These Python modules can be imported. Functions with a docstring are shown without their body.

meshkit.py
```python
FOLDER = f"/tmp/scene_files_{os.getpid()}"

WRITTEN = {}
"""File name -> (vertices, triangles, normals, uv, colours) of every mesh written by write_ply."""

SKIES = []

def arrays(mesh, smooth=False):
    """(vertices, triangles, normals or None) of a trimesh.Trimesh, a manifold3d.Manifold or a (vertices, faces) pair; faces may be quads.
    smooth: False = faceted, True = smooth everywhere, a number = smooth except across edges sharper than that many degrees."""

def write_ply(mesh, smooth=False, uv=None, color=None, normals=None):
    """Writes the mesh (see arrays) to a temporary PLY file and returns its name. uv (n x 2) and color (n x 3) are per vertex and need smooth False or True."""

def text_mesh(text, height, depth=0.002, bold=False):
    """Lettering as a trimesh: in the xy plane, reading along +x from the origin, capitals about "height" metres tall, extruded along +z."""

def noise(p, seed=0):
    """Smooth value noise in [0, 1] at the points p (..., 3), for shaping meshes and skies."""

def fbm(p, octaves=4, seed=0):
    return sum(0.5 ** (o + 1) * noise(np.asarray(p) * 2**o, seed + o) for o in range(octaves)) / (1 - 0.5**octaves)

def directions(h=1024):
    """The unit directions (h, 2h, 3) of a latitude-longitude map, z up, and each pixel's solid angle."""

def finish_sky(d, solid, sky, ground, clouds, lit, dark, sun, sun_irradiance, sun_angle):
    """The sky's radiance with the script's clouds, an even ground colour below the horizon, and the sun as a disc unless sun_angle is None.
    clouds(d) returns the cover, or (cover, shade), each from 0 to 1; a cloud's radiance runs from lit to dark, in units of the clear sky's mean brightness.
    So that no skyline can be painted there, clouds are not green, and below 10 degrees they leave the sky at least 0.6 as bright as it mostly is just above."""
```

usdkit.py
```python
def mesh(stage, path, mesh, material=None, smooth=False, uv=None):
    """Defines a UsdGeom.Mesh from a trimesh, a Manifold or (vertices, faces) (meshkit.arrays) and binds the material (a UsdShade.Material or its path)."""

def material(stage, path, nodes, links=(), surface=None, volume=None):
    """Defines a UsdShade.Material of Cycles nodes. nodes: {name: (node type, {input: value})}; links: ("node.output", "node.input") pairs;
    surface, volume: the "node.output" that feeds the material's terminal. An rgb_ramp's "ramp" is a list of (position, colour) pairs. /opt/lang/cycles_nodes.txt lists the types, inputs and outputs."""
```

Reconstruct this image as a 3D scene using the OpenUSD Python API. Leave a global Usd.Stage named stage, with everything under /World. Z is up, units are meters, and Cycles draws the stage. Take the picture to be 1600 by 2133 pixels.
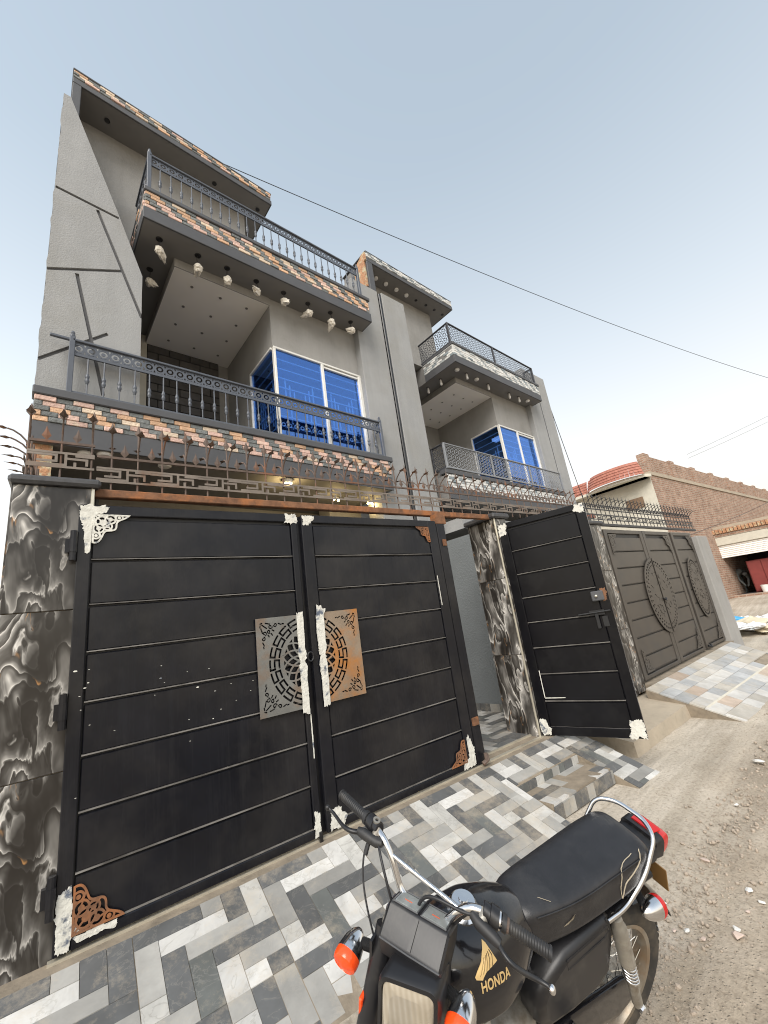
import math, random
import numpy as np, trimesh, usdkit, meshkit
import manifold3d as m3
from shapely.geometry import Polygon, LineString, Point, box as sbox
from shapely.ops import unary_union
from shapely import affinity
from pxr import Usd, UsdGeom, UsdLux, UsdShade, Gf, Sdf

rng = random.Random(7)
stage = Usd.Stage.CreateInMemory()
UsdGeom.SetStageUpAxis(stage, UsdGeom.Tokens.z)
UsdGeom.SetStageMetersPerUnit(stage, 1.0)
world = UsdGeom.Xform.Define(stage, '/World')
stage.SetDefaultPrim(world.GetPrim())
UsdGeom.Scope.Define(stage, '/World/Looks')
PI = math.pi

# ---------------------------------------------------------------- camera, sky, sun, exposure
EXPOSURE = 1.12
SUN_EL, SUN_AZ = math.radians(42), math.radians(236)      # direction towards the sun, azimuth from +y clockwise
SKY_STRENGTH, SUN_INT, SUN_ANGLE = 0.105, 0.40, 36.0
S = 0.82                                                     # metres per survey unit (all fixed structures are laid out in survey units)
R_CAM = np.array([[0.7637494, -0.63116471, -0.13534389], [0.06917701, 0.28848999, -0.95498066], [0.64179545, 0.72000322, 0.26399614]])
cam = UsdGeom.Camera.Define(stage, '/World/camera')
right, down, fwd = R_CAM
M = np.eye(4); M[0, :3], M[1, :3], M[2, :3], M[3, :3] = right, -down, -fwd, (0, 0, 1.6 * S)
cam.AddTransformOp().Set(Gf.Matrix4d(M.tolist()))
cam.CreateHorizontalApertureAttr(24.0); cam.CreateVerticalApertureAttr(32.0)
cam.CreateFocalLengthAttr(24.0 * 863.117 / 1600)
cam.CreateClippingRangeAttr(Gf.Vec2f(0.05, 3000))
cam.CreateExposureAttr(EXPOSURE)

sd = np.array([math.cos(SUN_EL) * math.sin(SUN_AZ), math.cos(SUN_EL) * math.cos(SUN_AZ), math.sin(SUN_EL)])
sky_m = usdkit.material(stage, '/World/Looks/sky_look', {
    'sky': ('sky_texture', {'sky_type': 'single_scattering', 'sun_disc': False, 'sun_elevation': SUN_EL, 'sun_rotation': SUN_AZ, 'altitude': 100.0, 'air_density': 1.0, 'aerosol_density': 3.0, 'ozone_density': 1.4}),
    'tc': ('texture_coordinate', {}), 'sep': ('separate_xyz', {}),
    'mr': ('map_range', {'range_type': 'smoothstep', 'from_min': 0.0, 'from_max': 0.95, 'to_min': 0.90, 'to_max': 0.60, 'clamp': True}),
    'dt': ('vector_math', {'math_type': 'dot_product', 'vector2': (-.95, .10, .0)}), 'dm': ('map_range', {'from_min': -1.0, 'from_max': 1.0, 'to_min': 0.80, 'to_max': 1.16, 'clamp': True}), 'dc': ('combine_xyz', {}), 'hm': ('mix_color', {'blend_type': 'multiply', 'fac': 1.0, 'use_clamp': False}),
    'hz': ('rgb_ramp', {'ramp': [(0.0, (6.1, 5.2, 3.9)), (0.07, (6.3, 5.65, 4.5)), (0.16, (6.4, 6.0, 5.2)), (0.28, (6.3, 6.25, 6.0)), (0.5, (4.95, 5.3, 5.4)), (0.8, (3.45, 3.95, 4.2)), (1.0, (3.0, 3.5, 3.8))]}),
    'mx': ('mix_color', {'blend_type': 'mix', 'use_clamp': False}),
    'bg': ('background_shader', {'strength': SKY_STRENGTH})},
    [('tc.generated', 'sep.vector'), ('tc.generated', 'dt.vector1'), ('dt.value', 'dm.value'), ('dm.result', 'dc.x'), ('dm.result', 'dc.y'), ('dm.result', 'dc.z'), ('sep.z', 'mr.value'), ('mr.result', 'mx.fac'), ('sep.z', 'hz.fac'), ('sky.color', 'mx.a'), ('hz.color', 'hm.a'), ('dc.vector', 'hm.b'), ('hm.result', 'mx.b'), ('mx.result', 'bg.color')], surface='bg.background')
dome = UsdLux.DomeLight.Define(stage, '/World/sky')
UsdShade.MaterialBindingAPI.Apply(dome.GetPrim()).Bind(sky_m)
sun = UsdLux.DistantLight.Define(stage, '/World/sun')
sun.CreateNormalizeAttr(True) if hasattr(sun, 'CreateNormalizeAttr') else None
sun.GetPrim().CreateAttribute('inputs:normalize', Sdf.ValueTypeNames.Bool).Set(True)
sun.CreateIntensityAttr(SUN_INT); sun.CreateAngleAttr(SUN_ANGLE); sun.CreateColorAttr(Gf.Vec3f(1.0, 0.95, 0.88))
zax = Gf.Vec3d(*sd)
sun.AddTransformOp().Set(Gf.Matrix4d().SetRotate(Gf.Rotation(Gf.Vec3d(0, 0, 1), zax)))

# ---------------------------------------------------------------- helpers
G_ANG = -0.0752
GX = np.array([math.cos(G_ANG), math.sin(G_ANG), 0]); GN = np.array([-math.sin(G_ANG), math.cos(G_ANG), 0])
def gf(P):                       # gate frame (along the gate, into the plot, up) -> world
    P = np.asarray(P, float); return P[..., :1] * GX + P[..., 1:2] * GN + P[..., 2:3] * np.array([0, 0, 1.0])
used = {}
def fresh(path):
    n = used.get(path, 0); used[path] = n + 1
    return path if n == 0 else f'{path}_{n:03d}'
def keys(prim, label=None, cat=None, group=None, kind=None):
    for k, v in (('label', label), ('category', cat), ('group', group), ('kind', kind)):
        if v: prim.SetCustomDataByKey(k, v)
_cb = None
def _chamfer_topology():
    p = []
    for sx in (-1, 1):
        for sy in (-1, 1):
            for sz in (-1, 1):
                for ax in range(3):
                    q = [sx * .8, sy * .8, sz * .8]; q[ax] = (sx, sy, sz)[ax] * 1.0; p.append(q)
    h = trimesh.convex.convex_hull(np.array(p)); 
    idx = [int(np.argmin(((np.array(p) - v) ** 2).sum(1))) for v in h.vertices]
    return np.array(p), np.array(idx)[h.faces]
_CP, _CF = _chamfer_topology()
class MB:
    """collects triangles"""
    def __init__(self, frame=None): self.v, self.f, self.n, self.fr = [], [], 0, frame
    def add(self, v, f):
        v = np.asarray(v, float); f = np.asarray(f, int)
        if f.shape[1] == 4: f = np.vstack([f[:, [0, 1, 2]], f[:, [0, 2, 3]]])
        if self.fr is not None: v = self.fr(v)
        self.v.append(v); self.f.append(f + self.n); self.n += len(v); return self
    def box(self, x0, x1, y0, y1, z0, z1):
        v = [[x, y, z] for x in (x0, x1) for y in (y0, y1) for z in (z0, z1)]
        return self.add(v, [[0, 1, 3, 2], [4, 6, 7, 5], [0, 4, 5, 1], [2, 3, 7, 6], [0, 2, 6, 4], [1, 5, 7, 3]])
    def cbox(self, x0, x1, y0, y1, z0, z1, c=0.012):
        lo, hi = np.minimum([x0, y0, z0], [x1, y1, z1]), np.maximum([x0, y0, z0], [x1, y1, z1]); h = (hi - lo) / 2; c = min(c, h.min() * .9)
        sg = np.sign(_CP); full = np.abs(_CP) > .9
        return self.add((lo + hi) / 2 + sg * (h - np.where(full, 0, c)), _CF)
    def hexa(self, p8):            # 4 bottom corners, 4 top corners
        return self.add(p8, [[0, 3, 2, 1], [4, 5, 6, 7], [0, 1, 5, 4], [1, 2, 6, 5], [2, 3, 7, 6], [3, 0, 4, 7]])
    def poly(self, pg, depth, m):  # shapely polygon (a, b) extruded along third axis; m maps (n,3) -> coords
        for g in getattr(pg, 'geoms', [pg]):
            if g.is_empty or g.area < 1e-9 or g.geom_type != 'Polygon': continue
            t = trimesh.creation.extrude_polygon(g, depth, engine='earcut'); self.add(m(t.vertices), t.faces)
        return self
    def tube(self, pts, r, n=8, cap=True):
        P = np.asarray(pts, float); k = len(P); r = np.broadcast_to(np.asarray(r, float), (k,))
        T = np.gradient(P, axis=0); T /= np.linalg.norm(T, axis=1)[:, None] + 1e-12
        a = np.array([0, 0, 1.0]) if abs(T[0][2]) < .9 else np.array([1.0, 0, 0])
        rings = []; u = np.cross(T[0], a); u /= np.linalg.norm(u)
        ang = np.arange(n) * 2 * PI / n
        for i in range(k):
            u = u - T[i] * (u @ T[i]); u /= np.linalg.norm(u); w = np.cross(T[i], u)
            rings.append(P[i] + r[i] * (np.cos(ang)[:, None] * u + np.sin(ang)[:, None] * w))
        v = np.vstack(rings); f = []
        for i in range(k - 1):
            for j in range(n):
                f.append([i * n + j, i * n + (j + 1) % n, (i + 1) * n + (j + 1) % n, (i + 1) * n + j])
        self.add(v, f)
        if cap:
            for i, rev in ((0, True), (k - 1, False)):
                ring = v[i * n:(i + 1) * n]; c = ring.mean(0)
                self.add(np.vstack([ring, c]), [[(j + 1) % n, j, n] if rev else [j, (j + 1) % n, n] for j in range(n)])
        return self
    def lathe(self, prof, m=lambda v: v, n=20):   # profile (radius, height)
        a = np.arange(n) * 2 * PI / n; k = len(prof)
        v = np.vstack([np.stack([r * np.cos(a), r * np.sin(a), np.full(n, z)], 1) for r, z in prof])
        f = [[i * n + j, i * n + (j + 1) % n, (i + 1) * n + (j + 1) % n, (i + 1) * n + j] for i in range(k - 1) for j in range(n)]
        return self.add(m(v), f)
    def loft(self, rings, cap=True):
        k, n = len(rings), len(rings[0]); v = np.vstack(rings)
        f = [[i * n + j, i * n + (j + 1) % n, (i + 1) * n + (j + 1) % n, (i + 1) * n + j] for i in range(k - 1) for j in range(n)]
        self.add(v, f)
        if cap:
            for i, rev in ((0, True), (k - 1, False)):
                ring = np.asarray(rings[i]); c = ring.mean(0)
                self.add(np.vstack([ring, c]), [[(j + 1) % n, j, n] if rev else [j, (j + 1) % n, n] for j in range(n)])
        return self
    def arrays(self): return np.vstack(self.v), np.vstack(self.f)
class Thing:
    def __init__(self, name, label, cat, base=(0, 0, 0), group=None, kind=None, unit=S):
        self.path = fresh('/World/' + name); self.base = np.asarray(base, float); self.unit = unit
        x = UsdGeom.Xform.Define(stage, self.path); x.AddTranslateOp().Set(Gf.Vec3d(*(self.base * unit).tolist()))
        self.prim = x.GetPrim(); keys(self.prim, label, cat, group, kind)
    def part(self, name, mb, m, parent=None, smooth=False, label=None, kind=None):
        p = fresh((parent or self.path) + '/' + name)
        v, f = mb.arrays()
        x = usdkit.mesh(stage, p, trimesh.Trimesh((v - self.base) * self.unit, f, process=False), m, smooth=smooth)
        keys(x.GetPrim(), label=label, kind=kind); return p
    def holder(self, name, parent=None):
        p = fresh((parent or self.path) + '/' + name); UsdGeom.Xform.Define(stage, p); return p
def single(name, mb, m, label=None, cat=None, group=None, kind=None, smooth=False, unit=S):
    p = fresh('/World/' + name); v, f = mb.arrays(); c = np.array([*(v[:, :2].min(0) + v[:, :2].max(0)) / 2, v[:, 2].min()])
    x = usdkit.mesh(stage, p, trimesh.Trimesh((v - c) * unit, f, process=False), m, smooth=smooth)
    UsdGeom.Xformable(x).AddTranslateOp().Set(Gf.Vec3d(*(c * unit).tolist())); keys(x.GetPrim(), label, cat, group, kind); return p
def ordinal(i): return ['first', 'second', 'third', 'fourth', 'fifth', 'sixth', 'seventh', 'eighth', 'ninth', 'tenth', 'eleventh', 'twelfth', 'thirteenth', 'fourteenth'][i]

# ---------------------------------------------------------------- materials
def L(c): return tuple(float(x) for x in c)
def mat(name, color, rough=0.6, metal=0.0, var=0.12, scale=6.0, bump=0.0, bscale=60.0, bdist=0.004, coat=0.0, rand=0.0, spec=0.5, alt=None, altscale=3.0, altlo=.55, althi=.7, extra=None):
    """base colour with noise variation, optional second colour in patches, optional bump, optional per-piece variation"""
    c = np.asarray(color, float)
    N = {'g': ('geometry', {}), 'n': ('noise_texture', {'scale': scale, 'detail': 6.0, 'roughness': .6}),
         'r': ('rgb_ramp', {'ramp': [(.25, L(np.clip(c * (1 - var), 0, 1))), (.75, L(np.clip(c * (1 + var), 0, 1)))]}),
         'p': ('principled_bsdf', {'roughness': rough, 'metallic': metal, 'specular_ior_level': spec, 'coat_weight': coat})}
    K = [('g.position', 'n.vector'), ('n.fac', 'r.fac')]; out = 'r.color'
    if alt is not None:
        N['n2'] = ('noise_texture', {'scale': altscale, 'detail': 8.0, 'roughness': .65}); N['m2'] = ('map_range', {'from_min': altlo, 'from_max': althi, 'clamp': True}); N['x2'] = ('mix_color', {'b': L(alt)})
        K += [('g.position', 'n2.vector'), ('n2.fac', 'm2.value'), ('m2.result', 'x2.fac'), (out, 'x2.a')]; out = 'x2.result'
    if rand:
        N['o'] = ('object_info', {}); N['mr'] = ('map_range', {'to_min': 1 - rand, 'to_max': 1 + rand}); N['cc'] = ('combine_xyz', {}); N['xr'] = ('mix_color', {'blend_type': 'multiply', 'fac': 1.0, 'use_clamp': False})
        K += [('o.random', 'mr.value'), ('mr.result', 'cc.x'), ('mr.result', 'cc.y'), ('mr.result', 'cc.z'), (out, 'xr.a'), ('cc.vector', 'xr.b')]; out = 'xr.result'
    if bump:
        N['nb'] = ('noise_texture', {'scale': bscale, 'detail': 5.0, 'roughness': .6}); N['b'] = ('bump', {'strength': bump, 'distance': bdist})
        K += [('g.position', 'nb.vector'), ('nb.fac', 'b.height'), ('b.normal', 'p.normal')]
    if extra: out = extra(N, K) or out
    K.append((out, 'p.base_color'))
    return usdkit.material(stage, '/World/Looks/' + name, N, K, surface='p.BSDF')
def streaks(N, K):                # rain and dust streaks running down the sheet
    N['ms'] = ('mapping', {'scale': (9.0, 9.0, .55)}); N['n9'] = ('noise_texture', {'scale': 2.2, 'detail': 6.0, 'roughness': .65}); N['s9'] = ('map_range', {'from_min': .5, 'from_max': .8, 'to_min': .24, 'to_max': .52, 'clamp': True})
    K += [('g.position', 'ms.vector'), ('ms.vector', 'n9.vector'), ('n9.fac', 's9.value'), ('s9.result', 'p.roughness')]
def wall_streaks(N, K):           # faint rain streaks and damp patches on the render coat
    N['ms'] = ('mapping', {'scale': (3.2, 3.2, .28)}); N['n9'] = ('noise_texture', {'scale': 1.6, 'detail': 7.0, 'roughness': .7}); N['s9'] = ('map_range', {'from_min': .40, 'from_max': .72, 'to_min': 1.03, 'to_max': .92, 'clamp': True}); N['c9'] = ('combine_xyz', {}); N['x9'] = ('mix_color', {'blend_type': 'multiply', 'fac': 1.0, 'use_clamp': False})
    src = [k for k in K if k[1] == 'x2.fac'] and 'x2.result' or 'r.color'
    K += [('g.position', 'ms.vector'), ('ms.vector', 'n9.vector'), ('n9.fac', 's9.value'), ('s9.result', 'c9.x'), ('s9.result', 'c9.y'), ('s9.result', 'c9.z'), (src, 'x9.a'), ('c9.vector', 'x9.b')]
    return 'x9.result'
m_plaster = mat('grey_plaster', (.305, .298, .284), .85, var=.10, scale=2.2, bump=.8, bscale=70, bdist=.007, alt=(.25, .242, .226), altscale=1.1, altlo=.48, althi=.66, extra=wall_streaks)
m_plaster2 = mat('grey_plaster_fin', (.298, .302, .302), .85, var=.09, scale=2.0, bump=.8, bscale=75, bdist=.007, alt=(.28, .28, .27), altscale=.9, altlo=.5, althi=.65, extra=wall_streaks)
m_char = mat('charcoal_paint', (.072, .074, .08), .6, var=.16, scale=3, bump=.3, bscale=50, bdist=.004)
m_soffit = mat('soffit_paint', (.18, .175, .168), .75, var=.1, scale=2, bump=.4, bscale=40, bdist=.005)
m_spot = mat('downlight_rim', (.22, .21, .20), .5)
m_ceil = mat('ceiling_paint', (.90, .87, .82), .7, var=.04, scale=1.5)
m_groove = mat('groove_paint', (.085, .085, .088), .7)
m_cream = mat('cream_wall', (.55, .52, .44), .85, var=.1, bump=.4)
m_brickraw = mat('raw_brick', (.42, .22, .12), .9, var=.4, scale=14, bump=1, bscale=30, bdist=.02, alt=(.5, .45, .3), altscale=9, altlo=.5, althi=.6)
m_stone = [mat('stone_orange', (.58, .37, .235), .8, var=.25, scale=22, bump=1, bscale=45, bdist=.012, rand=.15), mat('stone_pink', (.58, .40, .335), .8, var=.25, scale=22, bump=1, bscale=45, bdist=.012, rand=.15, alt=(.62, .5, .38), altscale=12),
           mat('stone_cream', (.63, .51, .39), .8, var=.2, scale=22, bump=1, bscale=45, bdist=.012, rand=.12), mat('stone_slate', (.165, .175, .172), .75, var=.3, scale=18, bump=1, bscale=40, bdist=.015, rand=.2)]
m_wstone = [mat('stone_white', (.62, .62, .60), .75, var=.12, scale=20, bump=1, bscale=45, bdist=.01, rand=.1), mat('stone_grey', (.36, .385, .39), .75, var=.2, scale=20, bump=1, bscale=45, bdist=.01, rand=.2), mat('stone_blue_grey', (.24, .28, .30), .75, var=.2, scale=20, bump=1, bscale=45, bdist=.01, rand=.2)]
m_rail = mat('rail_paint', (.085, .095, .115), .42, var=.12, scale=8, bump=.15)
m_railg = mat('rail_grey_paint', (.21, .22, .235), .45, var=.12, scale=8)
m_raild = mat('rail_dark_paint', (.045, .047, .055), .45, var=.12, scale=8)
m_frame = mat('window_frame_white', (.72, .71, .67), .4, var=.05, alt=(.5, .48, .42), altscale=14, altlo=.6, althi=.75)
m_grill = mat('window_grill_paint', (.84, .86, .88), .5)
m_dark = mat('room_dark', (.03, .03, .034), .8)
m_black = mat('drain_black', (.012, .012, .013), .35)
m_bricktile = mat('brick_tile_dark', (.085, .08, .075), .8, var=.2, scale=10, bump=.6, rand=.2)
m_grout = mat('grout_dark', (.03, .029, .028), .9)
m_gate = mat('gate_black_paint', (.0068, .0072, .0100), .30, var=.35, scale=3, bump=.12, bscale=14, bdist=.004, alt=(.032, .030, .029), altscale=1.7, altlo=.46, althi=.84, spec=.30, extra=streaks)
m_gate2 = mat('gate_gloss_paint', (.0045, .0045, .006), .22, var=.3, scale=5, bump=.14, bscale=9, bdist=.004, alt=(.014, .014, .0145), altscale=2.6, altlo=.5, althi=.8, spec=.25)
m_primer = mat('white_primer', (.60, .59, .535), .75, var=.15, scale=30, bump=1.0, bscale=28, bdist=.01, alt=(.10, .12, .16), altscale=13, altlo=.56, althi=.66)
m_edge = mat('sky_lit_plank_edge', (.17, .16, .148), .4, var=.5, scale=5, alt=(.07, .065, .06), altscale=3.5, altlo=.45, althi=.65)  # sky highlight on the plank lips, put into the colour
m_rust = mat('rusty_steel', (.17, .08, .04), .8, var=.45, scale=16, bump=.6, bscale=60, bdist=.004, alt=(.30, .115, .04), altscale=5, altlo=.5, althi=.62)
m_rustp = mat('rust_brown_bar', (.115, .082, .066), .75, var=.4, scale=14, alt=(.18, .085, .048), altscale=3.0, altlo=.53, althi=.62)
m_keyb = mat('grey_brown_flat_bar', (.185, .155, .13), .6, metal=.2, var=.3, scale=6, alt=(.16, .09, .055), altscale=2.0, altlo=.52, althi=.66)
m_plate = mat('bare_steel_plate', (.185, .185, .175), .45, metal=.4, var=.25, scale=4, bump=.2, bscale=20, alt=(.21, .125, .07), altscale=3.2, altlo=.50, althi=.72)
m_plate2 = mat('rusting_steel_plate', (.26, .20, .145), .5, metal=.3, var=.25, scale=4, bump=.2, bscale=20, alt=(.40, .165, .04), altscale=2.6, altlo=.44, althi=.62)
m_fblack = mat('fence_black_paint', (.028, .027, .029), .5, var=.3)
m_gate3 = mat('gate_brown_grey_paint', (.072, .063, .054), .42, metal=.25, var=.12, scale=3, bump=.1, alt=(.055, .053, .051), altscale=2.5, altlo=.5, althi=.75)
m_gate3d = mat('gate_shadow_black', (.012, .012, .013), .5)
m_cap = mat('pillar_cap_granite', (.05, .05, .053), .5, var=.3, scale=30, bump=.4)
m_chrome = usdkit.material(stage, '/World/Looks/chrome', {'p': ('principled_bsdf', {'base_color': (.72, .72, .73), 'metallic': 1.0, 'roughness': .14})}, [], surface='p.BSDF')
m_trim = mat('steel_trim', (.62, .58, .48), .3, metal=.6, var=.15)
m_bag = mat('plastic_bag_cream', (.74, .69, .60), .6, var=.1, scale=25, bump=.5, bscale=30)
m_lamp = mat('lamp_white', (.75, .74, .72), .4)
m_cable = mat('cable_black', (.015, .015, .017), .5)
m_conc = mat('concrete_ledge', (.40, .34, .26), .9, var=.15, scale=5, bump=.8, bscale=25, bdist=.01, alt=(.30, .26, .20), altscale=2.5, altlo=.5, althi=.7)
m_cement = mat('cement_threshold', (.24, .20, .15), .9, var=.3, scale=9, bump=.8, bscale=30, bdist=.008)

def marble(name, seed, base=(.026, .0225, .0195), zoff=0.0):
    """dark stone print with smoky veils, fine pale filaments and a few ember coloured ones"""
    N = {'g': ('geometry', {}), 'mo_': ('vector_math', {'math_type': 'subtract', 'vector2': (seed * 3.1, seed * 1.7, zoff)}), 'mp': ('mapping', {'rotation': (.1, .45, -.45), 'scale': (3.6, 3.6, 1.45)}),
         'w1': ('noise_texture', {'scale': 1.1, 'detail': 2.0, 'roughness': .5}), 'ws': ('vector_math', {'math_type': 'scale', 'scale': 1.5}), 'wa': ('vector_math', {'math_type': 'add'}),
         'w2': ('noise_texture', {'scale': 3.2, 'detail': 3.0, 'roughness': .55}), 'ws2': ('vector_math', {'math_type': 'scale', 'scale': .42}), 'wb': ('vector_math', {'math_type': 'add'}),
         'v1': ('noise_texture', {'scale': .95, 'detail': 1.5, 'roughness': .4}),
         'fr': ('math', {'math_type': 'multiply', 'value2': 11.0}), 'ff': ('math', {'math_type': 'fraction'}),
         'sm': ('rgb_ramp', {'ramp': [(.0, (.55, .55, .55)), (.04, (1, 1, 1)), (.10, (.62, .62, .62)), (.30, (.30, .30, .30)), (.60, (.10, .10, .10)), (.90, (.02, .02, .02)), (1.0, (.30, .30, .30))]}),
         'ms': ('noise_texture', {'scale': 1.5, 'detail': 3.0}), 'mm': ('map_range', {'from_min': .39, 'from_max': .60, 'to_min': .03, 'to_max': 1.0, 'clamp': True}), 'mv': ('math', {'math_type': 'multiply'}),
         'v2': ('noise_texture', {'scale': 1.6, 'detail': 2.0, 'roughness': .5}), 'b1': ('math', {'math_type': 'subtract', 'value2': .5}), 'b2': ('math', {'math_type': 'absolute'}), 'b3': ('map_range', {'from_min': .0, 'from_max': .016, 'to_min': .9, 'to_max': 0.0, 'clamp': True}),
         'm2': ('noise_texture', {'scale': 2.6, 'detail': 2.0}), 'mo': ('map_range', {'from_min': .55, 'from_max': .66, 'clamp': True}), 'b4': ('math', {'math_type': 'multiply'}),
         'ba': ('rgb_ramp', {'ramp': [(.3, L(np.array(base) * .7)), (.55, L(base)), (.72, (.048, .042, .036))]}),
         'x1': ('mix_color', {'b': (.78, .75, .70)}), 'x2': ('mix_color', {'b': (.52, .27, .10)}), 'p': ('principled_bsdf', {'roughness': .24, 'specular_ior_level': .4})}
    K = [('g.position', 'mo_.vector1'), ('mo_.vector', 'mp.vector'), ('mp.vector', 'w1.vector'), ('w1.color', 'ws.vector1'), ('mp.vector', 'wa.vector1'), ('ws.vector', 'wa.vector2'), ('wa.vector', 'w2.vector'), ('w2.color', 'ws2.vector1'), ('wa.vector', 'wb.vector1'), ('ws2.vector', 'wb.vector2'),
         ('wb.vector', 'v1.vector'), ('v1.fac', 'fr.value1'), ('fr.value', 'ff.value1'), ('ff.value', 'sm.fac'), ('mp.vector', 'ms.vector'), ('ms.fac', 'mm.value'), ('sm.color', 'mv.value1'), ('mm.result', 'mv.value2'),
         ('wb.vector', 'v2.vector'), ('v2.fac', 'b1.value1'), ('b1.value', 'b2.value1'), ('b2.value', 'b3.value'), ('wa.vector', 'm2.vector'), ('m2.fac', 'mo.value'), ('b3.result', 'b4.value1'), ('mo.result', 'b4.value2'),
         ('ms.fac', 'ba.fac'), ('ba.color', 'x1.a'), ('mv.value', 'x1.fac'), ('x1.result', 'x2.a'), ('b4.value', 'x2.fac'), ('x2.result', 'p.base_color')]
    return usdkit.material(stage, '/World/Looks/' + name, N, K, surface='p.BSDF')
_mc = {}
def marble_at(seed, zoff):
    k = (seed, round(zoff, 3))
    if k not in _mc: _mc[k] = marble('flame_marble_%d' % len(_mc), seed, zoff=zoff)
    return _mc[k]
def tile_mat(name, c, vein, dirt=(.50, .42, .31), veinw=.02):
    N = {'g': ('geometry', {}), 'o': ('object_info', {}), 'of': ('vector_math', {'math_type': 'scale', 'scale': 17.0}), 'add': ('vector_math', {'math_type': 'add'}),
         'n': ('noise_texture', {'scale': 5.0, 'detail': 7.0, 'roughness': .65, 'distortion': .4}), 'r': ('rgb_ramp', {'ramp': [(.25, L(np.array(c) * .74)), (.5, L(c)), (.78, L(np.clip(np.array(c) * 1.28, 0, 1)))]}),
         'v': ('noise_texture', {'scale': 4.0, 'detail': 6.0, 'roughness': .6, 'distortion': 1.6}), 's': ('math', {'math_type': 'subtract', 'value2': .5}), 'ab': ('math', {'math_type': 'absolute'}), 'm': ('map_range', {'from_min': 0.0, 'from_max': veinw, 'to_min': .55, 'to_max': 0.0, 'clamp': True}), 'x': ('mix_color', {'b': L(vein)}),
         'd': ('noise_texture', {'scale': 2.6, 'detail': 9.0, 'roughness': .82}), 'dm': ('map_range', {'from_min': .50, 'from_max': .68, 'to_min': .03, 'to_max': .50, 'clamp': True}), 'x2': ('mix_color', {'b': L(dirt)}),
         'mr': ('map_range', {'to_min': .84, 'to_max': 1.14}), 'cc': ('combine_xyz', {}), 'xr': ('mix_color', {'blend_type': 'multiply', 'fac': 1.0, 'use_clamp': False}),
         'ro': ('map_range', {'from_min': .3, 'from_max': .7, 'to_min': .35, 'to_max': .65}), 'p': ('principled_bsdf', {'specular_ior_level': .4})}
    K = [('o.random', 'of.vector1'), ('g.position', 'add.vector1'), ('of.vector', 'add.vector2'), ('add.vector', 'n.vector'), ('add.vector', 'v.vector'), ('n.fac', 'r.fac'), ('v.fac', 's.value1'), ('s.value', 'ab.value1'), ('ab.value', 'm.value'),
         ('r.color', 'x.a'), ('m.result', 'x.fac'), ('o.random', 'mr.value'), ('mr.result', 'cc.x'), ('mr.result', 'cc.y'), ('mr.result', 'cc.z'), ('x.result', 'xr.a'), ('cc.vector', 'xr.b'),
         ('g.position', 'd.vector'), ('d.fac', 'dm.value'), ('xr.result', 'x2.a'), ('dm.result', 'x2.fac'), ('x2.result', 'p.base_color'), ('d.fac', 'ro.value'), ('ro.result', 'p.roughness')]
    return usdkit.material(stage, '/World/Looks/' + name, N, K, surface='p.BSDF')
m_tile = {'d': tile_mat('tile_dark', (.092, .097, .101), (.20, .195, .18), veinw=.012), 'g': tile_mat('tile_grey', (.29, .287, .272), (.30, .29, .27)), 'w': tile_mat('tile_white', (.52, .515, .495), (.34, .33, .30)), 'l': tile_mat('tile_light', (.45, .445, .42), (.28, .27, .25)), 'n': tile_mat('tile_green_grey', (.105, .114, .112), (.2, .2, .19), veinw=.012)}
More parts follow.
